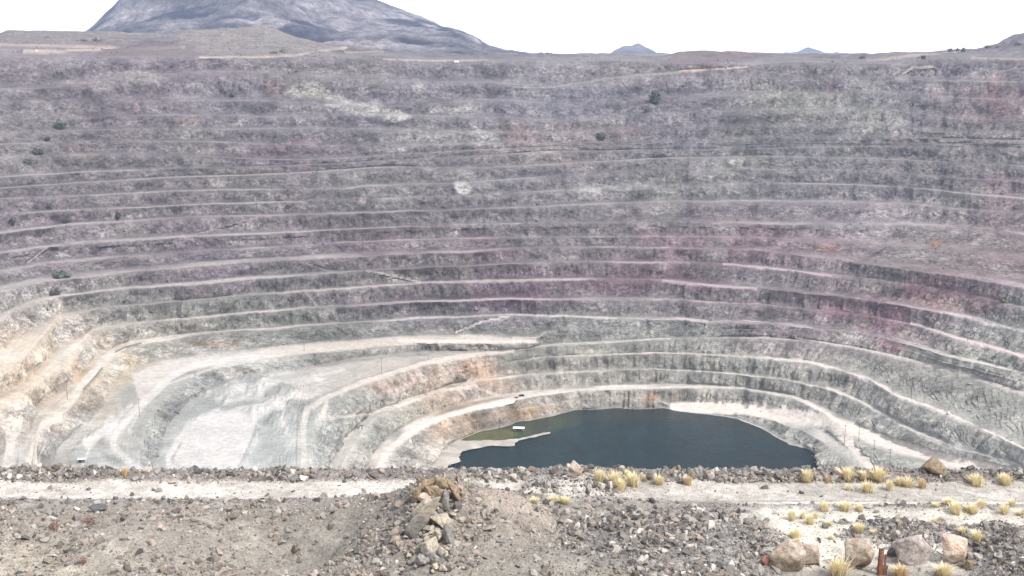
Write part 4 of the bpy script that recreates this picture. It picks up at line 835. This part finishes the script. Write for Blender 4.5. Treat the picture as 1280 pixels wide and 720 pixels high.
# ------------------------------------------------------------------ shrubs
def shrub(name, p, w, h, c, label, cat='shrub', seed=0, nl=420, group=None, leaf=.07):
    r = np.random.default_rng(seed); V, Fc, C = [], [], []
    for i in range(nl):
        d = r.normal(size=3); d /= np.linalg.norm(d); q = d * (r.uniform(.25, 1) ** .5) * (1 + .3 * math.sin(d[0] * 5 + seed) * math.cos(d[1] * 4))
        q = np.array([q[0] * w / 2, q[1] * w / 2, h * .52 + q[2] * h / 2]); q[2] = abs(q[2]); a = r.normal(size=3); a /= np.linalg.norm(a); b = np.cross(a, d); b /= np.linalg.norm(b) + 1e-6; l = leaf * max(w, h) * r.uniform(.6, 1.5)
        k = len(V); V += [q - a * l, q + b * l * .6, q + a * l, q - b * l * .6]; Fc.append((k, k + 1, k + 2, k + 3)); C += [lin(c) * r.uniform(.55, 1.4)] * 4
    root = empty(name, p); tag(root, label, cat, group)
    mesh_np('foliage', np.array(V), np.array(Fc), M_gr, np.array(C), parent=root)
    bm = bmesh.new()
    for j in range(5):
        an = j * 1.3 + seed; tip = Vector((math.cos(an) * w * .3, math.sin(an) * w * .3, h * .7)); s_ = Vector((-math.sin(an), math.cos(an), 0)) * .03 * w
        a = bm.verts.new(s_); b = bm.verts.new(-s_); c_ = bm.verts.new(tip); d = bm.verts.new(Vector((0, 0, .05 * h)) + s_.cross(Vector((0, 0, 1)))); bm.faces.new((a, b, c_)); bm.faces.new((b, d, c_)); bm.faces.new((d, a, c_))
    obj_bm('stems', bm, M_wood, root)
for i, (x, y, w, h, lb) in enumerate([(68, 664, 14, 14, 'leftmost rust-red dry shrub on the brown slope by the road'), (111, 655, 13, 12, 'dark red dry shrub just below the long flat dark stone'), (104, 706, 11, 12, 'faded reddish dry shrub low on the brown slope at bottom left')]):
    p = hit(x, y); s = p.y / F
    shrub('dry_shrub', p, w * s, h * s, (132, 88, 82), lb, 'dry shrub', 300 + i, 260, 'reddish dry shrubs on the slope', .05)
for i, (x, y, w, h, c_, lb) in enumerate([
    (818, 129, 14, 19, (70, 74, 70), 'large dark bush high on the far pit wall, right of centre'), (809, 140, 8, 8, (92, 96, 80), 'small green bush below left of the large dark wall bush'), (752, 173, 13, 10, (84, 84, 78), 'dark bush on the far wall just above the long horizontal bench'),
    (290, 121, 7, 6, (60, 66, 60), 'tiny dark bush high on the left part of the far wall'), (74, 160, 14, 12, (84, 92, 78), 'green bush on the upper left benches, highest there'), (59, 176, 8, 6, (60, 66, 60), 'small dark bush on the upper left benches below the green one'), (47, 192, 13, 8, (70, 80, 66), 'wide green bush on the upper left benches, third down'),
    (35, 203, 10, 6, (90, 98, 80), 'pale green bush at the left, fourth down'), (63, 260, 7, 8, (76, 80, 70), 'bush alone on a left bench above the pale pink road'), (15, 281, 8, 9, (62, 64, 62), 'dark bush above the pale pink road near the left edge'), (81, 278, 6, 6, (60, 60, 60), 'round dark bush above the pale pink road, middle'),
    (147, 272, 6, 9, (62, 62, 62), 'upright dark bush above the pale pink road, rightmost'), (75, 347, 22, 10, (84, 92, 80), 'broad green bush on the left mid wall'), (68, 368, 16, 6, (92, 84, 78), 'low brown bush just below the broad green bush'), (1256, 378, 14, 6, (108, 104, 76), 'olive scrub on the right wall bench near the right edge'),
    (577, 77, 6, 6, (50, 56, 50), 'dark tree-like bush on the far rim below the mountain foot'), (1188, 65, 7, 5, (96, 100, 90), 'first round bush on the right skyline'), (1196, 64, 5, 4, (84, 88, 80), 'second, smaller bush on the right skyline'), (1204, 64, 7, 6, (80, 88, 78), 'third bush on the right skyline, darkest'),
    (1154, 73, 6, 5, (60, 64, 60), 'dark bush on the rim left of the skyline bushes'), (1078, 73, 8, 4, (96, 94, 92), 'low bush on the rim at right centre'), (1235, 60, 8, 4, (104, 106, 98), 'low bush at the foot of the right skyline hill'), (1247, 59, 5, 3, (96, 98, 92), 'tiny bush beside the low one at the foot of the right hill'), (1271, 57, 9, 4, (98, 98, 96), 'bush on the slope of the right skyline hill'),
    (684, 70, 5, 5, (92, 96, 84), 'small bush on the skyline at centre'), (695, 70, 9, 3, (104, 106, 94), 'flat bush right of the small skyline bush at centre'), (343, 66, 10, 4, (120, 124, 108), 'green bush at the foot of the pale spoil mound on the far rim'), (355, 66, 9, 4, (112, 116, 104), 'second green bush right of the first below the pale spoil mound'), (122, 52, 12, 4, (116, 120, 110), 'grey-green bush on the left rim above the pale track'), (105, 52, 8, 4, (120, 122, 112), 'smaller grey-green bush left of it above the pale track'), (1005, 195, 0, 0, 0, '')]):
    if not w: continue
    p = on_pit(x, y); s = p.y / F
    shrub('bush', p - Vector((0, .5, .2 * h * s)), w * s, h * s, c_, lb, 'bush', 400 + i, 150, 'bushes on the pit walls and rim', .13)

# ------------------------------------------------------------------ power poles
M_pole = plain_mat('pole_wood', (92, 84, 80), .9); M_ins = plain_mat('insulator', (120, 116, 114), .5)
def cyl(bm, a, b, r0, r1, n=8):
    a, b = Vector(a), Vector(b); d = (b - a).normalized(); u = d.orthogonal().normalized(); v = d.cross(u)
    A = [bm.verts.new(a + (u * math.cos(t) + v * math.sin(t)) * r0) for t in [i * 2 * math.pi / n for i in range(n)]]
    B = [bm.verts.new(b + (u * math.cos(t) + v * math.sin(t)) * r1) for t in [i * 2 * math.pi / n for i in range(n)]]
    for i in range(n): bm.faces.new((A[i], A[(i + 1) % n], B[(i + 1) % n], B[i]))
    bm.faces.new(A[::-1]); bm.faces.new(B)
def box(bm, c, s):
    r = bmesh.ops.create_cube(bm, size=1)
    for v in r['verts']: v.co = Vector((v.co.x * s[0] + c[0], v.co.y * s[1] + c[1], v.co.z * s[2] + c[2]))
bm = bmesh.new(); cyl(bm, (0, 0, -1), (0, 0, 15), .2, .13); b_pole = obj_bm('shaft', bm, M_pole)
bm = bmesh.new(); box(bm, (0, .2, 14.2), (3., .16, .2)); b_arm = obj_bm('crossarm', bm, M_pole)
bm = bmesh.new()
for x in (-1.35, 0, 1.35): cyl(bm, (x, .2, 14.3), (x, .2, 14.65), .09, .07)
bm.free(); first = [b_pole, b_arm]
for x in (-1.35, 0, 1.35):
    bm = bmesh.new(); cyl(bm, (x, .2, 14.3), (x, .2, 14.65), .09, .07); first.append(obj_bm('insulator', bm, M_ins))
for i, (x, y, h, arm, lb) in enumerate([(380, 439, 12, 1, 'short pole with crossarm on the broad pale terrace left of centre'), (477, 467, 20, 1, 'pole beside the road on the lower terrace left of centre'), (84, 500, 25, 0, 'pole on the tan terraces at far left'), (175, 522, 25, 0, 'pole beside the curving haul road at left'),
     (597, 552, 21, 0, 'left of two poles on the gravel spit by the lagoon'), (628, 555, 20, 0, 'right of two poles on the gravel spit by the lagoon'), (1055, 555, 25, 0, 'pole at the fork of the pale haul roads, left one'), (1074, 552, 24, 1, 'pole at the fork of the pale haul roads, right one'), (1092, 573, 24, 0, 'pole just below the haul road right of the fork'),
     (1112, 590, 32, 0, 'pole rising from behind the berm right of the lake'), (1139, 498, 27, 1, 'pole with double arm on the bench above the right haul road'), (1232, 403, 30, 0, 'tall thin pole high on the right wall near the edge'), (1210, 426, 22, 0, 'pole on the pink road on the right wall')]):
    p = on_pit(x, y); Hm = h * p.y / F * 1.03
    r_ = empty('power_pole', p, .3 * (i % 3)); sc = Hm / 15
    tag(r_, 'dark ' + lb, 'power pole', 'power poles standing in the pit'); r_.scale = (max(sc, .9), max(sc, .9), sc)
    parts = first if i == 0 else [q.copy() for q in first]
    for q in parts:
        if i: COL.objects.link(q)
        q.parent = r_

# ------------------------------------------------------------------ small things in the pit
M_white = plain_mat('white_paint', (236, 236, 234), .5); M_black = plain_mat('dark_paint', (40, 42, 46), .5); M_rubber = plain_mat('rubber', (28, 28, 28), .9); M_glass = plain_mat('window_glass', (30, 36, 44), .1); M_steel = plain_mat('grey_steel', (120, 122, 124), .5, metal=.4)
D = 329.9 / float(tanr(539)); p = Vector(((648.5 - 640) / F * float(kx(539)) * D, D, -329.9))
r = empty('pump_barge', p, R(-8)); tag(r, 'white-roofed pump barge floating on the green lagoon left of the spit tip', 'barge'); r.scale = (1.08, 1.08, 1.08)
bm = bmesh.new(); cyl(bm, (-4.2, -1.4, .1), (4.2, -1.4, .1), .45, .45, 12); cyl(bm, (-4.2, 1.4, .1), (4.2, 1.4, .1), .45, .45, 12); obj_bm('pontoons', bm, M_black, r)
bm = bmesh.new(); box(bm, (0, 0, .62), (8.4, 3.8, .12)); obj_bm('deck', bm, M_steel, r)
bm = bmesh.new()
for x in (-3.6, 0, 3.6):
    for y in (-1.5, 1.5): cyl(bm, (x, y, .68), (x, y, 2.75), .07, .07)
obj_bm('posts', bm, M_steel, r)
bm = bmesh.new(); box(bm, (0, 0, 2.95), (9.4, 4.8, .25)); box(bm, (1.2, .4, 3.15), (6, 3.2, .2)); obj_bm('roof', bm, M_white, r)
bm = bmesh.new(); box(bm, (-.8, 0, 1.2), (2.2, 1.3, 1.05)); cyl(bm, (.6, 0, 1.1), (2.6, 0, 1.1), .4, .4, 12); obj_bm('pump', bm, M_black, r)
def pickup(x, y, rz, body, label, sc=1.):
    p = on_pit(x, y); r = empty('pickup_truck', p + Vector((0, 0, .05)), rz); tag(r, label, 'truck'); r.scale = (sc,) * 3
    bm = bmesh.new(); box(bm, (0, 0, .78), (5.2, 1.85, .5)); box(bm, (-1.7, 0, 1.15), (1.7, 1.8, .26)); box(bm, (1.7, .86, 1.2), (1.7, .1, .4)); box(bm, (1.7, -.86, 1.2), (1.7, .1, .4)); box(bm, (2.52, 0, 1.2), (.1, 1.8, .4)); bmesh.ops.bevel(bm, geom=bm.edges[:], offset=.05, segments=1, affect='EDGES'); obj_bm('body', bm, body, r)
    bm = bmesh.new(); box(bm, (.1, 0, 1.45), (1.9, 1.7, .8))
    for v in bm.verts:
        if v.co.z > 1.5: v.co.x = .15 + (v.co.x - .1) * .72; v.co.y *= .88
    bmesh.ops.bevel(bm, geom=bm.edges[:], offset=.05, segments=1, affect='EDGES'); cab = obj_bm('cab', bm, body, r)
    bm = bmesh.new(); box(bm, (.13, 0, 1.55), (1.7, 1.64, .34)); obj_bm('windows', bm, M_glass, r)
    for wx_ in (-1.6, 1.65):
        for wy_ in (-.85, .85):
            bm = bmesh.new(); cyl(bm, (wx_, wy_ - .12, .38), (wx_, wy_ + .12, .38), .38, .38, 16); obj_bm('wheel', bm, M_rubber, r)
    return r
pickup(652, 495.5, .2, M_black, 'dark pickup truck parked on the pale road above the lagoon')
pickup(645, 497.5, .1, M_black, 'small dark vehicle just left of the pickup above the lagoon', .6)
p = on_pit(452, 535.5); r = empty('storage_hut', p, .3); tag(r, 'small pale storage hut alone on the grey slope left of the lake', 'hut')
bm = bmesh.new(); box(bm, (0, 0, 1.1), (3.6, 2.6, 2.2)); obj_bm('walls', bm, plain_mat('hut_wall', (200, 200, 198)), r)
bm = bmesh.new(); box(bm, (0, 0, 2.35), (4., 3., .3)); obj_bm('roof', bm, M_steel, r)
bm = bmesh.new(); box(bm, (.3, -1.32, .9), (.9, .06, 1.8)); obj_bm('door', bm, M_black, r)
p = on_pit(102, 579); r = empty('equipment_shed', p, .2); tag(r, 'dark equipment shed with a white roof on the lowest left terrace', 'shed')
bm = bmesh.new(); box(bm, (0, 0, 1.1), (4.4, 2.6, 2.2)); obj_bm('walls', bm, plain_mat('shed_wall', (90, 92, 92)), r)
bm = bmesh.new(); box(bm, (0, 0, 2.4), (4.9, 3.1, .22)); obj_bm('roof', bm, M_white, r)
bm = bmesh.new(); box(bm, (-.6, -1.33, 1.), (1.6, .06, 1.9)); obj_bm('door', bm, M_black, r)
p = on_pit(571, 77.5); r = empty('rim_hut', p); tag(r, 'tiny white hut on the far rim beside the dark tree-like bush', 'hut')
bm = bmesh.new(); box(bm, (0, 0, 1.2), (6, 4, 2.6)); obj_bm('walls', bm, M_white, r)
bm = bmesh.new(); box(bm, (0, 0, 2.7), (6.6, 4.6, .4)); obj_bm('roof', bm, M_steel, r)

# ------------------------------------------------------------------ haze
m = bpy.data.materials.new('air_haze'); m.use_nodes = True; nt = m.node_tree; nt.nodes.clear()
out = N(nt, 'ShaderNodeOutputMaterial'); pv_ = N(nt, 'ShaderNodeVolumePrincipled'); pv_.inputs['Color'].default_value = (.6, .74, 1, 1); pv_.inputs['Density'].default_value = .6e-4; pv_.inputs['Anisotropy'].default_value = .0
nt.links.new(pv_.outputs[0], out.inputs['Volume'])
bm = bmesh.new(); box(bm, (0, 5600, 300), (24000, 13600, 1280)); h = obj_bm('haze', bm, m); h['kind'] = 'stuff'

# ------------------------------------------------------------------ light, sky, camera
SUN_EL, SUN_AZ = 50, 130          # azimuth clockwise from +Y (view direction)
w = bpy.data.worlds.new('World'); scene.world = w; w.use_nodes = True; nt = w.node_tree
sky = N(nt, 'ShaderNodeTexSky', sky_type='NISHITA'); sky.sun_disc = False; sky.sun_elevation = R(SUN_EL); sky.sun_rotation = R(SUN_AZ); sky.dust_density = 4.0; sky.air_density = 1.0; sky.altitude = 500
nt.nodes['Background'].inputs[1].default_value = .10
# thin bright overcast veil, thickest toward the horizon
tc = N(nt, 'ShaderNodeTexCoord'); sx = N(nt, 'ShaderNodeSeparateXYZ'); nt.links.new(tc.outputs['Generated'], sx.inputs[0])
mr = N(nt, 'ShaderNodeMapRange'); mr.interpolation_type = 'SMOOTHSTEP'; mr.inputs[1].default_value = .04; mr.inputs[2].default_value = .55; mr.inputs[3].default_value = 16.; mr.inputs[4].default_value = 6.
nt.links.new(sx.outputs[2], mr.inputs[0])
vn = N(nt, 'ShaderNodeTexNoise'); vn.inputs['Scale'].default_value = 3; vn.inputs['Detail'].default_value = 6; nt.links.new(tc.outputs['Generated'], vn.inputs['Vector'])
vr = N(nt, 'ShaderNodeMapRange'); vr.inputs[3].default_value = .9; vr.inputs[4].default_value = 1.15; nt.links.new(vn.outputs['Fac'], vr.inputs[0])
mm = N(nt, 'ShaderNodeMath', operation='MULTIPLY'); nt.links.new(mr.outputs[0], mm.inputs[0]); nt.links.new(vr.outputs[0], mm.inputs[1])
vc = N(nt, 'ShaderNodeVectorMath', operation='SCALE'); vc.inputs[0].default_value = (1, .97, .94); nt.links.new(mm.outputs[0], vc.inputs['Scale'])
ad = N(nt, 'ShaderNodeVectorMath', operation='ADD'); nt.links.new(sky.outputs[0], ad.inputs[0]); nt.links.new(vc.outputs[0], ad.inputs[1])
nt.links.new(ad.outputs[0], nt.nodes['Background'].inputs[0])
sl = bpy.data.lights.new('sun', 'SUN'); sl.energy = 3.3; sl.angle = R(.53); sl.color = (1, .97, .93)
so = bpy.data.objects.new('sun', sl); COL.objects.link(so)
d = Vector((math.sin(R(SUN_AZ)) * math.cos(R(SUN_EL)), math.cos(R(SUN_AZ)) * math.cos(R(SUN_EL)), math.sin(R(SUN_EL))))
so.rotation_euler = d.to_track_quat('Z', 'Y').to_euler()
cam = bpy.data.cameras.new('camera'); cam.sensor_width = 36; cam.lens = 36 * F / 1280; cam.clip_end = 80000; cam.clip_start = .5
co = bpy.data.objects.new('camera', cam); COL.objects.link(co); co.rotation_euler = (R(90) - PITCH, 0, 0); scene.camera = co
scene.render.engine = 'CYCLES'; scene.render.resolution_x = 1024; scene.render.resolution_y = 576
scene.view_settings.view_transform = 'Standard'; scene.view_settings.look = 'None'; scene.view_settings.gamma = 1; scene.view_settings.exposure = .38
scene.cycles.volume_bounces = 0; scene.cycles.max_bounces = 5
